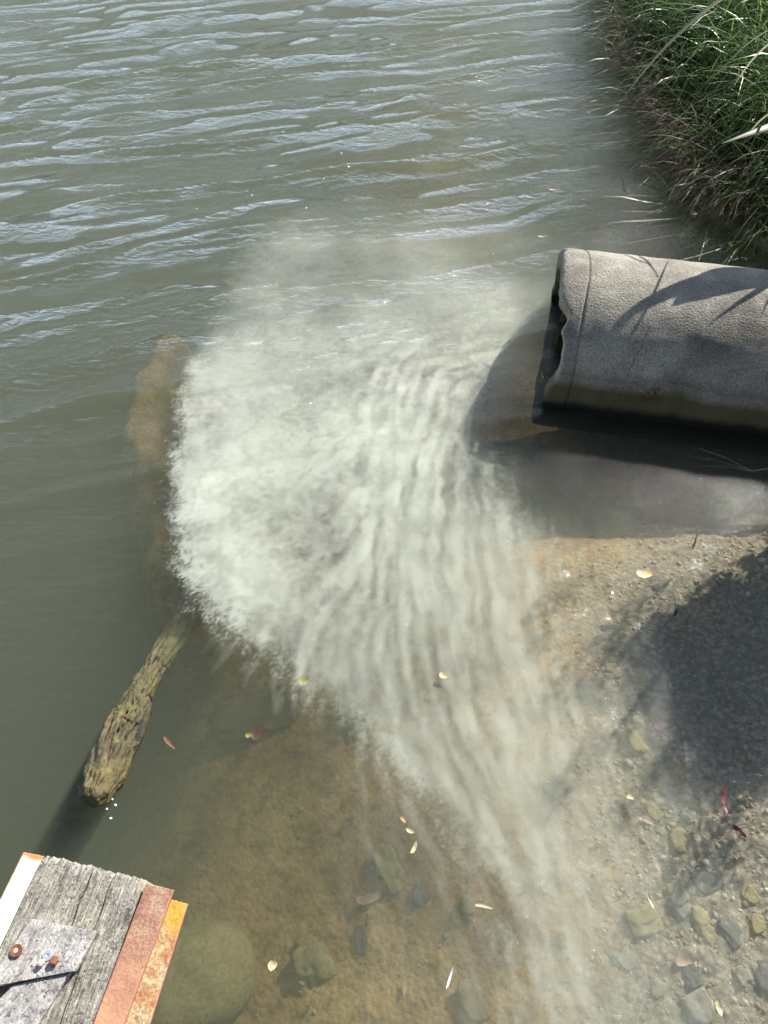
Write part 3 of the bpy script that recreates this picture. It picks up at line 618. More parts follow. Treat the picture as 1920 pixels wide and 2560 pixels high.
# ------------------------------------------------------------------ stones and gravel
def bedz(x, y): return float(bed_z(np.array([x]), np.array([y]))[0])
ms_ = []
for nme, c0, c1 in (('tan_stone', (.20, .15, .085), (.36, .28, .16)), ('grey_stone', (.20, .18, .145), (.36, .33, .27)), ('olive_stone', (.20, .165, .07), (.40, .32, .14)), ('dark_stone', (.085, .08, .07), (.16, .15, .13))):
    m = M(nme); p = m.n('TexCoord').outputs['Object']
    m.bsdf(m.mix(m.ramp(m.noise(90, 3, .6, p), [(.4, 0), (.65, 1)]), m.mix(m.noise(20, 4, .6, p), c0, c1), c0), .8, m.bump(m.noise(120, 4, .6, p), .4, .004), .3); ms_.append(m.m)
STONES = [  # px, py, half-size in px (u, v), material, rotation, label
    (905, 1690, 34, 30, 0, .3, 'tan angular stone under the upper silt threads, near the centre'),
    (880, 1812, 30, 46, 0, .2, 'tan blocky stone with a dark hollow beside it, left of the silt stream'),
    (975, 2170, 30, 52, 2, .5, 'pointed wedge-shaped stone lying flat on the brown bed'),
    (1050, 2238, 20, 22, 3, .1, 'small dark stone on the brown bed next to the silt edge'),
    (1175, 2265, 26, 22, 2, .8, 'stone half hidden at the left edge of the lower silt stream'),
    (780, 2400, 40, 42, 2, .4, 'dark olive stone on the brown bed beyond the orange lichen channel'),
    (905, 2350, 14, 26, 3, .1, 'narrow dark upright stone on the brown bed near the bottom'),
    (1185, 2500, 30, 38, 0, .2, 'oval stone with a dark rim at the bottom edge of the picture'),
    (1405, 1955, 34, 30, 0, .6, 'yellowish stone seen through the silt with a blue-grey shadow'),
    (1605, 2300, 40, 32, 2, .2, 'largest flat olive stone in the gravel at the right'),
    (1700, 2255, 30, 28, 1, .7, 'pale round stone above the largest olive stone'),
    (1690, 2228, 24, 15, 2, .1, 'small olive stone touching the pale round stone'),
    (1750, 2300, 20, 28, 2, .3, 'olive pebble standing alone right of the largest flat stone'),
    (1770, 2335, 16, 16, 2, .9, 'small olive pebble just below the lone olive pebble'),
    (1825, 2330, 22, 26, 3, .5, 'dark blue-grey angular stone in the gravel'),
    (1875, 2238, 18, 18, 2, .5, 'mossy yellow stone near the right edge'),
    (1890, 2310, 22, 20, 2, .2, 'green mossy stone at the right edge'),
    (1728, 2440, 20, 22, 3, .2, 'dark round stone in the gravel at the lower right'),
    (1745, 2520, 34, 30, 1, .4, 'dark grey lumpy stone near the bottom right corner'),
    (1770, 2205, 38, 22, 3, .3, 'wide flat dark stone below the red-leaved sprig'),
    (1910, 2445, 22, 30, 3, .1, 'dark purple-brown stone cut by the right edge'),
    (1640, 1712, 22, 18, 1, .2, 'round stone at the lit edge above the big shadow'),
    (1608, 1735, 18, 16, 1, .5, 'second round stone beside the lit edge of the big shadow'),
    (1655, 1790, 34, 26, 0, .4, 'tan stone cluster lump beside the big shadow'),
    (1590, 1695, 20, 18, 0, .9, 'small tan stone left of the big shadow'),
    (1530, 1680, 22, 20, 0, .1, 'sandy stone in the gravel between silt and shadow'),
    (1500, 1600, 20, 14, 3, .3, 'dark stone beside the pinkish sunken leaf'),
    (1585, 1860, 24, 34, 2, .6, 'olive stone in the gravel band below the silt haze'),
    (1695, 2105, 20, 26, 2, .1, 'long olive pebble in the gravel, left of the red-leaved sprig'),
    (1630, 2030, 20, 22, 2, .8, 'olive pebble by the floating straw pieces'),
    (1695, 1930, 24, 22, 2, .4, 'green-brown stone below the big shadow'),
    (1840, 1950, 26, 20, 1, .2, 'pale stone at the waterline below the big shadow'),
    (1655, 1470, 24, 14, 3, .1, 'dark flat stone right of the big yellow leaf'),
    (1720, 2040, 18, 16, 1, .2, 'grey pebble left of the dark red leaf'),
    (1560, 2400, 26, 20, 1, .5, 'grey stone at the right rim of the lower silt stream'),
    (1640, 2470, 20, 16, 1, .8, 'small grey stone below the ring-shaped leaf'),
    (1860, 2440, 22, 20, 1, .3, 'grey-brown stone near the right edge, left of the purple-brown stone'),
]
for i, (px, py, su, sv, mi, ro, lb) in enumerate(STONES):
    x, y, _ = at(px, py, -.05); z = bedz(x, y); x, y, _ = at(px, py, z); z = bedz(x, y); sc = (H-z)/FPX*1.05
    o = blob('stone', (su*sc, sv*sc*1.1, min(su, sv)*sc*.5), (x, y, z+min(su, sv)*sc*.10), ms_[mi], None, i+1, .34, 4, (0, 0, ro), 2.0, .30)
    tag(o, lb, 'stone', 'stones lying on the riverbed')
x, y, _ = at(478, 2450, -.12); zb = bedz(x, y)
o = blob('boulder', (.150, .135, .10), (at(478, 2445, zb+.06)[0], at(478, 2445, zb+.06)[1], zb+.04), ms_[2], None, 77, .10, 5, (0, 0, .4), 1.6)
tag(o, 'large rounded olive boulder under water beside the orange lichen channel', 'boulder')
x, y, _ = at(640, 1790, -.2); zb = bedz(x, y)
o = blob('slab_stone', (.17, .075, .03), (at(640, 1790, zb)[0], at(640, 1790, zb)[1], zb+.012), ms_[0], None, 31, .18, 4, (0, 0, .32), 2.0, .5)
tag(o, 'long pale flat slab on the bed below the left fringe of the silt cloud', 'stone', 'stones lying on the riverbed')
# gravel: thousands of pebbles in one mesh
rg = np.random.RandomState(3)
bm = bmesh.new(); bmesh.ops.create_icosphere(bm, subdivisions=1, radius=1)
sv_ = np.array([v.co for v in bm.verts]); sf_ = np.array([[v.index for v in f.verts] for f in bm.faces]); bm.free()
NP_ = 17000
gxp = rg.uniform(-.3, 1.35, NP_); gyp = rg.uniform(-.2, 1.5, NP_)
sdd = shore_sd(gxp, gyp); keep = (rg.rand(NP_) < smooth(.8, .1, sdd)*.95+.02) & (sdd > -.3)
gxp, gyp = gxp[keep], gyp[keep]; n_ = len(gxp)
sz_ = np.exp(rg.normal(math.log(.0034), .5, n_)); sz_ = np.clip(sz_, .0016, .010)
gz = bed_z(gxp, gyp)+sz_*.1+.002
Vg = sv_[None]*(1+.35*(rg.rand(n_, len(sv_), 1)-.5))*sz_[:, None, None]*np.stack([rg.uniform(.8, 1.5, n_), rg.uniform(.7, 1.3, n_), rg.uniform(.5, .8, n_)], -1)[:, None, :]
th = rg.rand(n_)*6.28; cs, sn = np.cos(th)[:, None], np.sin(th)[:, None]
Vx = Vg[..., 0]*cs-Vg[..., 1]*sn; Vy = Vg[..., 0]*sn+Vg[..., 1]*cs
Vg = np.stack([Vx+gxp[:, None], Vy+gyp[:, None], Vg[..., 2]+gz[:, None]], -1).reshape(-1, 3)
Fg = (sf_[None]+(np.arange(n_)*len(sv_))[:, None, None]).reshape(-1, 3)
m = M('gravel'); rc_ = m.attr('tint')
m.bsdf(m.mix(1.0, m.ramp(rc_, [(0, (.17, .14, .09)), (.3, (.27, .22, .14)), (.6, (.34, .285, .19)), (.85, (.44, .38, .28)), (1, (.27, .23, .11))]), m.ramp(m.noise(200, 2, .6, m.pos()), [(.3, .8), (.7, 1.15)]), 'MULTIPLY'), .7, None, .4)
gv = mesh_np('gravel', Vg, Fg, m.m, attrs={'tint': np.repeat(rg.rand(n_), len(sv_))})
tag(gv, 'loose gravel and pebbles covering the shallow bed at the lower right', 'gravel', kind='stuff')

# ------------------------------------------------------------------ bank with long grass
bxs = axis([(1.0, 3.2, 90), (3.2, 9, 40)]); bys = axis([(2.2, 6, 110), (6, 12, 50)])
BXX, BYY = np.meshgrid(bxs, bys, indexing='ij')
def bank_h(x, y):
    l_ = -shore_sd(x, y)
    edge = smooth(-.05, .5, l_)*smooth(2.2, 2.75, y+.15*fbm(x*2, y*2, 205, 2))
    return -1.6+1.35*smooth(-.16, -.02, l_)+edge*(.42+.28*smooth(.3, 1.5, l_)+.05*smooth(2.6, 4.5, y))+.07*fbm(x*2.2, y*2.2, 200, 4)*edge
BZZ = bank_h(BXX, BYY)
m = M('bank_soil'); p = m.pos()
m.bsdf(m.ramp(m.noise(9, 5, .6, p), [(.3, (.012, .010, .006)), (.7, (.045, .035, .02))]), 1, m.bump(m.noise(30, 5, .7, p), 1, .03), .1)
bk = mesh_np('bank', np.stack([BXX, BYY, BZZ], -1).reshape(-1, 3), grid_faces(len(bxs), len(bys)), m.m)
tag(bk, 'dark steep earth bank under the long grass', kind='structure')

def blades(name, n, seed, root, length, width, lean, col, seg=7):
    r = np.random.RandomState(seed); x, y, z, dx, dy = root(r, n)
    n = len(x); Ln = length(r, n, x, y); Wd = width(r, n)
    t = np.linspace(0, 1, seg)[None]
    up0 = lean[0]+lean[1]*r.rand(n); droop = lean[2]+lean[3]*r.rand(n)
    # pitch angle runs from up0 down by droop
    th = (up0[:, None]-droop[:, None]*t**1.3)
    ds = (Ln/(seg-1))[:, None]
    hx = np.concatenate([np.zeros((n, 1)), np.cumsum(np.cos(th[:, 1:])*ds, 1)], 1); hz = np.concatenate([np.zeros((n, 1)), np.cumsum(np.sin(th[:, 1:])*ds, 1)], 1)
    wig = .035*Ln[:, None]*np.sin(t*r.uniform(2, 6, n)[:, None]+r.rand(n)[:, None]*6)*t
    cx = x[:, None]+hx*dx[:, None]-wig*dy[:, None]; cy2 = y[:, None]+hx*dy[:, None]+wig*dx[:, None]; cz = np.maximum(z[:, None]+hz, -.03+.02*r.rand(n)[:, None])
    tw = r.uniform(-.9, .9, n)[:, None]
    wd = Wd[:, None]*np.clip(1.05-t**2.2, .04, 1)*np.clip(.5+t*3, 0, 1)
    sxv = -dy[:, None]*np.cos(tw); syv = dx[:, None]*np.cos(tw); szv = np.sin(tw)
    Lf = np.stack([cx-sxv*wd, cy2-syv*wd, cz-szv*wd], -1); Rt = np.stack([cx+sxv*wd, cy2+syv*wd, cz+szv*wd], -1)
    V_ = np.stack([Lf, Rt], 2).reshape(-1, 3)
    k = np.arange(seg-1)[None]*2+(np.arange(n)*seg*2)[:, None]
    F_ = np.stack([k, k+1, k+3, k+2], -1).reshape(-1, 4)
    tint = np.repeat(col(r, n, x, y), seg*2); tt = np.tile(np.repeat(np.linspace(0, 1, seg), 2), n)
    return mesh_np(name, V_, F_, None, attrs={'tint': tint, 'along': tt})
def gm(name, stops, rough=.38):
    m = M(name); c = m.ramp(m.attr('tint'), stops)
    c = m.mix(m.ramp(m.attr('along'), [(.7, 0), (1, .45)]), c, (.34, .28, .15))
    x = m.n('BsdfPrincipled', Roughness=rough); m.set(x.inputs['Base Color'], c); x.inputs['Specular IOR Level'].default_value = .5
    tl_ = m.n('BsdfTranslucent'); m.set(tl_.inputs['Color'], c); s = m.n('MixShader'); s.inputs[0].default_value = .48
    m.t.links.new(x.outputs[0], s.inputs[1]); m.t.links.new(tl_.outputs[0], s.inputs[2]); m.t.links.new(s.outputs[0], m.out.inputs['Surface']); return m.m
GM = gm('grass_blade', [(0, (.16, .125, .07)), (.22, (.32, .26, .14)), (.36, (.10, .16, .045)), (.7, (.11, .235, .06)), (1, (.32, .43, .15))])
def bank_root(x0, x1, y0, y1, shift=0.0, spread=.8):
    def f(r, n):
        x = r.uniform(x0, x1, n*3); y = r.uniform(y0, y1, n*3)
        cl = fbm(x*2.6, y*2.6, 210, 3); l_ = -shore_sd(x, y)
        k = (l_ > -.02) & (y > 2.85+.1*r.randn(n*3)) & (cl > -.25-.3*r.rand(n*3))
        x, y = x[k][:n], y[k][:n]; z = bank_h(x, y)-.02
        tuft = fbm(x*4.5, y*4.5, 220, 2)*9
        a = math.radians(205)+shift+tuft*.35+r.randn(len(x))*spread
        return x, y, z, np.cos(a), np.sin(a)
    return f
g1 = blades('grass', 24000, 21, bank_root(1.2, 4.4, 2.5, 7.6), lambda r, n, x, y: r.uniform(.22, .75, n)*(.85+.15*smooth(0, .5, -shore_sd(x, y))), lambda r, n: r.uniform(.0016, .0052, n), (.7, .9, .9, 2.2), lambda r, n, x, y: np.clip(.42+.55*smooth(-.1, .9, -shore_sd(x, y))*r.rand(n)+.25*r.randn(n)*.6+.15*fbm(x*2, y*2, 230, 2), 0, 1))
g1.data.materials.append(GM); tag(g1, 'dense long green and straw-coloured grass overhanging the right bank', 'grass', kind='stuff')
DM = gm('dry_blade', [(0, (.10, .075, .045)), (.5, (.20, .16, .095)), (1, (.36, .30, .19))], .6)
def edge_root(r, n):
    seg_ = [(2.1, 2.82), (1.75, 2.98), (1.5, 3.15), (1.44, 3.5), (1.43, 3.9), (1.41, 4.9), (1.57, 6)]
    i = r.randint(0, 6, n); t = r.rand(n); A_ = np.array(seg_); x = A_[i, 0]*(1-t)+A_[i+1, 0]*t+r.uniform(.0, .3, n); y = A_[i, 1]*(1-t)+A_[i+1, 1]*t+r.uniform(-.02, .2, n)
    z = np.maximum(bank_h(x, y), .02)*r.uniform(.4, 1, n)
    a = math.radians(218)+r.randn(n)*.5; return x, y, z, np.cos(a), np.sin(a)
g2 = blades('dead_grass', 3200, 22, edge_root, lambda r, n, x, y: r.uniform(.12, .48, n), lambda r, n: r.uniform(.0010, .0026, n), (.3, .9, 1.2, 1.4), lambda r, n, x, y: np.clip(.35+.3*r.randn(n), 0, 1))
g2.data.materials.append(DM); tag(g2, 'thin brown dead grass hanging from the bank edge to the water', 'grass', kind='stuff')

# long strap leaves arching from the right above the bank and pipe
LM = gm('strap_leaf', [(0, (.09, .12, .04)), (.5, (.30, .27, .16)), (1, (.44, .40, .28))])
def strap(p0, p1, sag, wid, name, label, cat, group, tint, seg=24, parent=None):
    p0, p1 = Vector(p0), Vector(p1); d = (p1-p0); side = Vector((-d.y, d.x, 0)).normalized()
    V_ = []; F_ = []
    for i in range(seg):
        t = i/(seg-1); c = p0.lerp(p1, t)+Vector((0, 0, sag*4*t*(1-t)))
        wv = wid*(min(1, .35+t*2.5)*(1-max(0, (t-.45)/.55)**1.7))+.0004
        c += side*.02*math.sin(t*4+wid*900)
        V_ += [c-side*wv, c-Vector((0, 0, wv*.45)), c+side*wv]
    for i in range(seg-1):
        for k in (0, 1): F_.append([3*i+k, 3*i+k+1, 3*i+k+4, 3*i+k+3])
    V_ = [v-p0 for v in V_]
    o = mesh_np(name, V_, F_, LM, parent, attrs={'tint': [tint]*len(V_), 'along': [0.3]*len(V_)}); o.location = p0
    if label: tag(o, label, cat, group)
    return o
CANES = [((2000, -90, .95), (1560, 250, .62), .10, .012, 1.0, 'thick pale dry reed blade crossing the upper right grass, the highest one'),
         ((2010, 60, .90), (1790, 185, .66), .06, .010, .8, 'straw coloured reed blade whose tip points at the water, second from the top'),
         ((2030, 70, .92), (1835, 215, .60), .06, .008, .9, 'bent pale reed blade with a kink over the upper right grass'),
         ((2020, 280, .85), (1865, 345, .62), .05, .008, .6, 'short straw reed blade at the right edge, the lowest one')]
for a, b_, sg, wd, tn_, lb in CANES:
    strap(at(*a), at(*b_), sg, wd*.75, 'reed_blade', lb, 'reed blade', 'dry reed blades over the bank', tn_)
# flax clump just outside the frame that shades the pipe
flax = empty('flax_plant', (2.05, 2.75, .35)); tag(flax, 'clump of broad arching strap leaves beside the pipe at the right edge', 'plant')
rf = random.Random(8)
def shade_target(s, a, t):      # a point towards the sun from a pipe surface point
    q = pipe_pt(s, a, R_OUT); return q+SUN*t
FL = [((.12, .74), (.55, 1.40), .75, .032), ((.30, .62), (.60, 1.5), .8, .085), ((.62, .45), (.95, 1.3), .85, .045), ((.44, .7), (.66, 1.4), .8, .013), ((.60, .62), (.68, 1.5), .85, .008), ((1.0, .9), (.66, 1.5), .8, .030), ((.95, .6), (.75, 1.3), .8, .012), ((.30, 1.25), (.75, 1.5), .8, .02)]
for k, (tip, mid, t, wd) in enumerate(FL):
    pt = shade_target(*tip, t); pm = shade_target(*mid, t*.95)
    end = pm+(pm-pt)*.9; end = Vector((max(end.x, 1.9), end.y+.1, max(.35, end.z-.2)))
    strap(end-flax.location, pt-flax.location, .05, wd, 'leaf', None, None, None, .2, 24, flax)

# shrub overhanging from the right, outside the frame: throws the shade on the shallow bed
sm_ = gm('shrub_leaf', [(0, (.03, .06, .015)), (1, (.08, .13, .03))])
bark = M('bark'); bark.bsdf(bark.ramp(bark.noise(30, 4, .6), [(.3, (.05, .035, .02)), (.7, (.16, .12, .08))]), .9, None, .2)
shrub = empty('overhanging_shrub', (2.3, 1.2, .1)); tag(shrub, 'leafy shrub leaning over the shallows from the right bank', 'shrub')
rr = np.random.RandomState(12)
SHAD = [(1960, 1440), (1830, 1500), (1900, 1600), (1780, 1620), (1740, 1640), (1880, 1740), (1760, 1740), (1800, 1830), (1900, 1850), (1960, 1600), (1990, 1760), (1740, 1570), (1690, 1610)]
lv = []; 
cents = []
for px, py in SHAD:
    x, y, _ = at(px, py, -.04); g_ = Vector((x, y, -.04)); t_ = rr.uniform(1.15, 1.5); cents.append(g_+SUN*t_)
def leafmesh(cs, n_per, rad, ls, name, mat, parent, seed):
    r = np.random.RandomState(seed); C_ = np.repeat(np.array(cs), n_per, 0); n = len(C_)
    d = r.randn(n, 3); d /= np.linalg.norm(d, axis=1)[:, None]; C_ = C_+d*(r.rand(n, 1)**.45)*rad
    a = r.randn(n, 3); a /= np.linalg.norm(a, axis=1)[:, None]; b_ = np.cross(a, r.randn(n, 3)); b_ /= np.linalg.norm(b_, axis=1)[:, None]
    l_ = ls*r.uniform(.6, 1.3, (n, 1)); w_ = l_*.42
    nn = np.cross(a, b_)
    V_ = np.stack([C_-a*l_, C_-b_*w_+nn*l_*.1, C_+a*l_, C_+b_*w_+nn*l_*.1], 1).reshape(-1, 3)-np.array(parent.location)
    F_ = np.arange(n*4).reshape(-1, 4)
    return mesh_np(name, V_, F_, mat, parent, smooth=False, attrs={'tint': np.repeat(r.rand(n), 4), 'along': np.zeros(n*4)})
cents += [Vector(at(a, b, 0))+Vector((a-960, 1060+(1280-b)*.819, 1514-(1280-b)*.574)).normalized()*t_ for a, b, t_ in ()]
c2_ = [Vector(at(a, b, 0))+Vector((a-960, 1060+(1280-b)*.819, 1514-(1280-b)*.574)).normalized()*t_ for a, b, t_ in ((1905, 1480, .62), (1925, 1560, .6), (1915, 1640, .55), (1900, 1720, .55), (1945, 1400, .6), (1915, 1790, .5))]
leafmesh(c2_, 60, .07, .016, 'leaf_spray', sm_, shrub, 9)['kind'] = 'stuff'
leafmesh([c+Vector(tuple(rr.randn(3)*.15)) for c in cents for _ in range(4)], 14, .045, .026, 'leaf_spray', sm_, shrub, 17)['kind'] = 'stuff'
leafmesh(cents, 480, .115, .022, 'crown', sm_, shrub, 3)
def tube(name, pts, r0, r1, mat, parent=None, n=8, loc=None):
    pts = [Vector(p) for p in pts]; off_ = Vector(loc) if loc is not None else Vector((0, 0, 0)); V_ = []; F_ = []
    for i, p in enumerate(pts):
        tn_ = (pts[min(i+1, len(pts)-1)]-pts[max(i-1, 0)]).normalized(); s_ = tn_.orthogonal().normalized(); u_ = tn_.cross(s_); r = r0+(r1-r0)*i/(len(pts)-1)
        for k in range(n): V_.append(p-off_+s_*r*math.cos(6.2832*k/n)+u_*r*math.sin(6.2832*k/n))
    for i in range(len(pts)-1):
        for k in range(n): F_.append([i*n+k, i*n+(k+1) % n, (i+1)*n+(k+1) % n, (i+1)*n+k])
    F_.append(list(range(n))[::-1]); F_.append([(len(pts)-1)*n+k for k in range(n)])
    o = mesh_np(name, V_, F_, mat, parent)
    if loc is not None and parent is None: o.location = off_
    return o
for c in cents[::2]:
    st = Vector((2.3, 1.2, .1)); md = st.lerp(c, .5)+Vector((.1, .1, .15)); tube('branch', [st, st.lerp(md, .5)+Vector((.03, 0, .06)), md, c], .018, .004, bark.m, shrub, 6, st)

# ------------------------------------------------------------------ floating and sunken leaves, sprouts, twigs
def lmat(name, c0, c1, rough=.5):
    m = M(name); p = m.n('TexCoord').outputs['Object']
    m.bsdf(m.mix(m.ramp(m.noise(60, 3, .6, p), [(.4, 0), (.65, 1)]), c0, c1), rough, None, .5); return m.m
LMAT = {'yellow': lmat('yellow_leaf', (.66, .50, .20), (.74, .60, .30)), 'red': lmat('dark_red_leaf', (.09, .018, .02), (.15, .03, .03)), 'pink': lmat('pink_leaf', (.30, .19, .12), (.42, .29, .19)),
        'pale': lmat('pale_leaf', (.46, .41, .22), (.60, .55, .34)), 'green': lmat('olive_leaf', (.22, .23, .07), (.36, .36, .12)), 'gold': lmat('gold_leaf', (.42, .33, .06), (.55, .44, .10)), 'brown': lmat('brown_leaf', (.20, .10, .06), (.30, .16, .08)),
        'white': lmat('foam', (.85, .87, .9), (.9, .9, .9), .3)}  # white also colours the painted glints at the log end
def leaf(px, py, ln, wd, rot, mat, label, z=.004, curl_=.15, cat='leaf', group='loose leaves on and under the water', name='leaf', notch=0):
    if z is None:
        x, y, _ = at(px, py, -.08); z = bedz(x, y)+.012
    x, y, _ = at(px, py, z); sc = (H-z)/FPX/math.sin(math.radians(60)); ln *= sc; wd *= sc
    V_ = []; F_ = []; n = 14
    for i in range(n):
        t = i/(n-1); a = -math.pi/2+math.pi*t; xx = math.sin(a)*ln/2; w_ = math.cos(a)**.8*wd/2*(1-.25*math.sin(a))+.0003 if abs(math.cos(a)) > 1e-6 else .0002
        zc = curl_*ln*(math.sin(a)**2)*.5
        j1 = 1+.30*mnoise.noise(Vector((i*.8, px*.1, 1))); j2 = 1+.30*mnoise.noise(Vector((i*.8, px*.1, 7))); yb = .12*ln*math.sin(px)*(math.sin(a)**2); V_ += [(xx, yb-w_*j1, zc+.25*w_), (xx, yb, zc-.08*w_), (xx, yb+w_*j2, zc+.35*w_)]
    for i in range(n-1):
        for k in (0, 1): F_.append([3*i+k, 3*i+3+k, 3*i+4+k, 3*i+1+k])
    o = mesh_np(name, V_, F_, LMAT[mat]); o.location = (x, y, z); o.rotation_euler = (0, 0, rot)
    tag(o, label, cat, group); return o
leaf(1611, 1437, 40, 20, -.1, 'yellow', 'large oval yellow leaf floating over the shallow bed at the right')
leaf(1533, 1612, 36, 9, .15, 'pink', 'narrow pinkish leaf just left of the big shadow', None)
leaf(1764, 1920, 19, 26, .3, 'pink', 'pinkish round leaf at the lower rim of the big shadow', None)
leaf(760, 1703, 24, 22, .2, 'green', 'square olive leaf under the ragged fringe of the silt cloud', -.03)
leaf(1108, 1690, 20, 12, -.5, 'yellow', 'small yellow leaf among the silt threads near the centre')
leaf(622, 1838, 14, 10, .4, 'green', 'small olive leaf beside the dark red sunken leaf', -.05)
leaf(650, 1835, 38, 30, .1, 'red', 'dull red sunken leaf on the brown bed', -.17)
leaf(424, 1858, 38, 8, -.75, 'brown', 'reddish brown sliver of leaf right of the log', -.02)
leaf(1010, 2048, 16, 9, -.9, 'pink', 'curled pinkish leaf above the crescent leaf')
leaf(1025, 2078, 18, 7, -.4, 'pale', 'pale crescent-shaped leaf left of the silt stream')
leaf(1036, 2120, 8, 22, -.5, 'pale', 'thin pale leaf scrap below the crescent leaf')
leaf(682, 2413, 18, 14, .5, 'pale', 'pale torn leaf scrap near the boulder')
leaf(758, 2455, 20, 8, -.6, 'pink', 'tan leaf scrap lower left of the brown bed', None)
leaf(1014, 2465, 10, 24, -.2, 'gold', 'golden leaf scrap on the bed near the bottom', None)
leaf(1125, 2445, 4, 34, -.4, 'white', 'thin white feather-like sliver near the bottom')
leaf(1210, 2265, 34, 5, -.2, 'pale', 'thin straw piece at the left edge of the lower silt stream')
leaf(925, 2248, 52, 16, .25, 'pink', 'faint orange leaf lying deep on the brown bed', None)
leaf(1576, 1992, 15, 9, -.3, 'pale', 'pale cream leaf fragment in the gravel beside the silt stream')
leaf(1620, 2050, 28, 12, -.6, 'pink', 'faded pink leaf lying in the gravel', None)
leaf(1624, 2248, 5, 32, .25, 'pale', 'thin curved straw above the largest olive stone')
leaf(1708, 2400, 30, 18, .05, 'pink', 'ring-ended pale pink leaf in the lower right gravel', None)
leaf(1797, 2520, 10, 22, .2, 'pale', 'bright pale scrap near the bottom right corner')
leaf(1306, 1043, 10, 16, 0, 'green', 'dark green weed scrap left of the pipe mouth')
leaf(1355, 940, 8, 26, .1, 'green', 'small dark leaf floating right at the pipe mouth')
leaf(1358, 592, 38, 9, .2, 'brown', 'dark narrow leaf floating above the pipe mouth')
leaf(1388, 475, 44, 8, .02, 'brown', 'brown flat leaf floating left of the grass bank')
leaf(908, 283, 10, 7, .3, 'brown', 'tiny brown leaf far out on the rippled water, upper middle')
leaf(620, 477, 10, 7, .3, 'brown', 'tiny brown leaf on the wave crest left of the silt cloud')
leaf(1733, 534, 26, 20, .2, 'pale', 'pale grey-green leaf at the foot of the bank, left one')
leaf(1808, 534, 34, 18, .1, 'gold', 'yellow-green leaf at the foot of the bank, right one')
leaf(1826, 612, 16, 14, .4, 'gold', 'small orange-yellow leaf in the dark behind the pipe')
for a, b_, lb in ((282, 1998, 'bright white flake painted as a glint, right beside the log end'), (290, 2012, 'white flake painted as a glint, below the one beside the log end'), (268, 2022, 'white flake painted as a glint, below the broken log end'), (278, 2045, 'white flake painted as a glint, farthest below the log end')):
    leaf(a, b_, 4, 3+(a % 3), a, 'white', lb, .006, .3, 'foam fleck', 'white foam flecks', 'foam_or_glint')  # white flakes stand in for glints of light around the log end
for i, (a, b_) in enumerate(((854, 383), (810, 447), (766, 520), (962, 756), (777, 1008), (630, 488), (1136, 690))):
    lb = ['highest white foam fleck on the rippled water', 'white foam fleck just below the highest one', 'white foam fleck at the top fringe of the silt cloud', 'white foam fleck above the middle of the silt cloud', 'white foam fleck in the bright middle of the silt cloud', 'white foam fleck beside the tiny brown leaf on the crest', 'white foam fleck near the right top of the silt cloud'][i]
    leaf(a, b_, 6, 6, i, 'white', lb, .01, .3, 'foam fleck', 'white foam flecks', 'foam_or_glint')
stem = lmat('green_stem', (.10, .16, .03), (.30, .36, .10)); straw = lmat('straw_stem', (.45, .40, .18), (.62, .56, .30)); dark = lmat('dark_stem', (.03, .04, .015), (.06, .08, .02))
def sprout(px, py, label, stems, cat='sprout', name='water_sprout', group=None):
    b0 = Vector(at(px, py, -.02)); e = empty(name, b0); tag(e, label, cat, group)
    for (ax_, ay_, az_, r, mt) in stems:
        tip = Vector(at(ax_, ay_, az_)); md = b0.lerp(tip, .5)+Vector((.004, .002, .006))
        tube('stem', [b0-b0, (b0.lerp(md, .5)-b0), md-b0, tip-b0], r, r*.45, mt, e, 6)
    return e
sprout(1733, 1370, 'yellow-green sprouting stem standing in the shallows below the pipe shadow', [(1744, 1312, .07, .0032, stem), (1718, 1356, .015, .004, straw), (1765, 1410, .002, .001, straw), (1690, 1400, -.01, .001, straw), (1738, 1345, .05, .0025, dark)])
sprout(1686, 1538, 'thin green sprout at the edge of the big shadow, the upper of two', [(1685, 1495, .06, .0016, stem), (1697, 1510, .04, .0012, dark), (1655, 1570, -.01, .0012, dark), (1690, 1525, .01, .004, dark)], group='green sprouts in the big shadow')
sprout(1718, 1566, 'thin green sprout in the big shadow, the lower of two', [(1717, 1527, .06, .0022, stem), (1686, 1582, -.01, .0012, dark), (1685, 1575, .0, .001, straw), (1770, 1590, -.01, .0007, straw)], group='green sprouts in the big shadow')
sprout(1440, 155, 'small green sprout standing in the water near the grass bank', [(1432, 122, .10, .0016, stem), (1448, 130, .08, .0012, stem), (1425, 150, .05, .001, stem)])
sprout(1560, 480, 'dark sprout sticking out of the water before the grass', [(1553, 440, .10, .002, dark), (1545, 500, -.01, .001, dark), (1568, 460, .05, .0015, dark)])
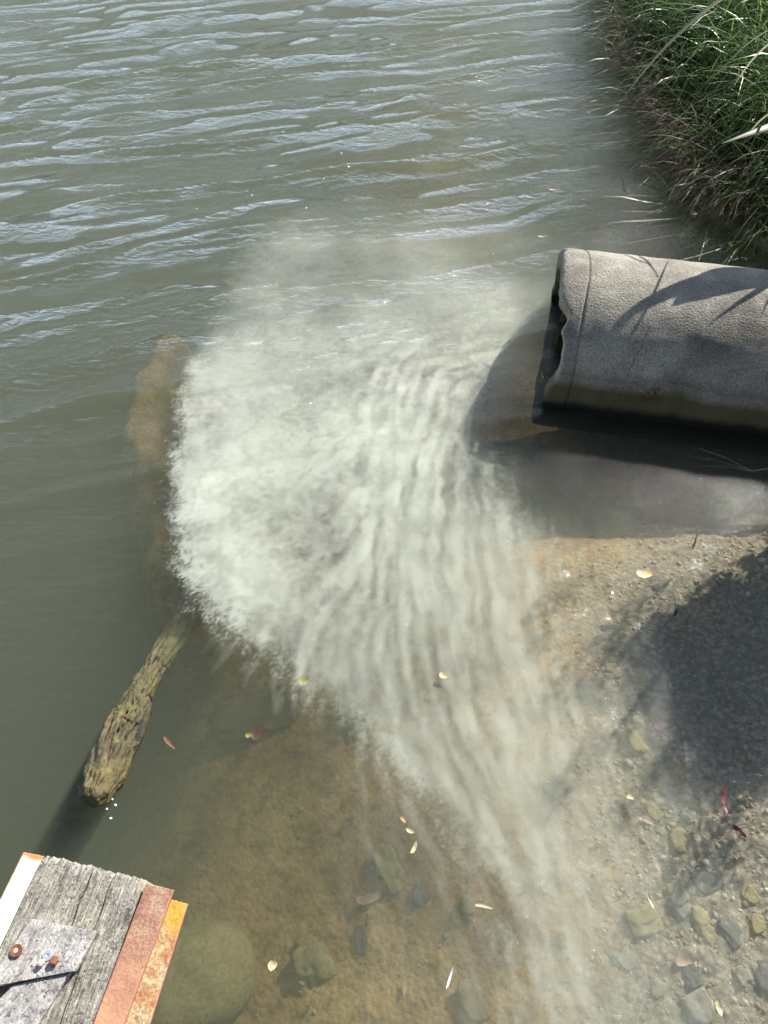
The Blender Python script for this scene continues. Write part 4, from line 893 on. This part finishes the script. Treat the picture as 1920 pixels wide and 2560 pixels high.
# red leaved sprig lower right
sp = empty('red_sprig', at(1812, 2060, .005)); S0 = sp.location.copy(); tag(sp, 'sprig with two narrow dark red leaves lying on the wet gravel', 'sprig')
tube('stem', [Vector(at(1811, 2015, .01))-S0, Vector(at(1812, 2045, .012))-S0, Vector(at(1822, 2060, .01))-S0, Vector(at(1838, 2072, .01))-S0], .0014, .001, LMAT['red'], sp, 6)
def sprig_leaf(px, py, ln, wd, rot):
    o = leaf(px, py, ln, wd, rot, 'red', 'x', .014); 
    for k in ('label', 'category', 'group'): del o[k]
    o.location = o.location-S0; o.parent = sp
sprig_leaf(1808, 2000, 64, 11, 1.45); sprig_leaf(1847, 2078, 34, 10, -.75)
sp2 = sprout(1822, 2072, 'pale yellow straw stalks lying on the wet gravel below the red-leaved sprig', [(1798, 2104, .002, .0016, straw), (1920, 2072, .01, .0018, straw), (1840, 2035, .01, .001, straw), (1890, 2052, .012, .0016, straw)], 'straw', 'straw_stalk')
sprout(1905, 1940, 'single straw stalk at the right edge under the big shadow', [(1872, 1938, .005, .0012, straw), (1960, 1930, .01, .001, straw)], 'straw', 'straw_stalk')
# forked twig on the dark water below the pipe
tw = sprout(1880, 1178, 'thin forked twig lying in the dark reflection below the pipe', [(1745, 1120, .01, .0012, straw), (1990, 1165, .01, .0018, straw), (1755, 1165, -.005, .0006, straw), (1718, 1138, .006, .0008, straw)], 'twig', 'twig')

# far tree-lined shore, only seen mirrored in the steep ripples
hx = np.linspace(-69, 69, 200); hy = np.array([56, 57, 59, 62, 66, 70.])
HX, HY = np.meshgrid(hx, hy, indexing='ij'); HZ = np.array([-.5, 1.5, 4, 6, 7, 7.5])[None]*(.8+.5*fbm(HX*.12, HY*.1, 250, 4))
HZ[:, 0] = -.5
m = M('far_trees'); m.bsdf(m.ramp(m.noise(1.2, 5, .7, m.pos()), [(.3, (.015, .025, .010)), (.7, (.06, .08, .03))]), 1, None, .1)
o = mesh_np('far_shore', np.stack([HX, HY, HZ], -1).reshape(-1, 3), grid_faces(200, 6), m.m); tag(o, 'wooded far shore', kind='structure')
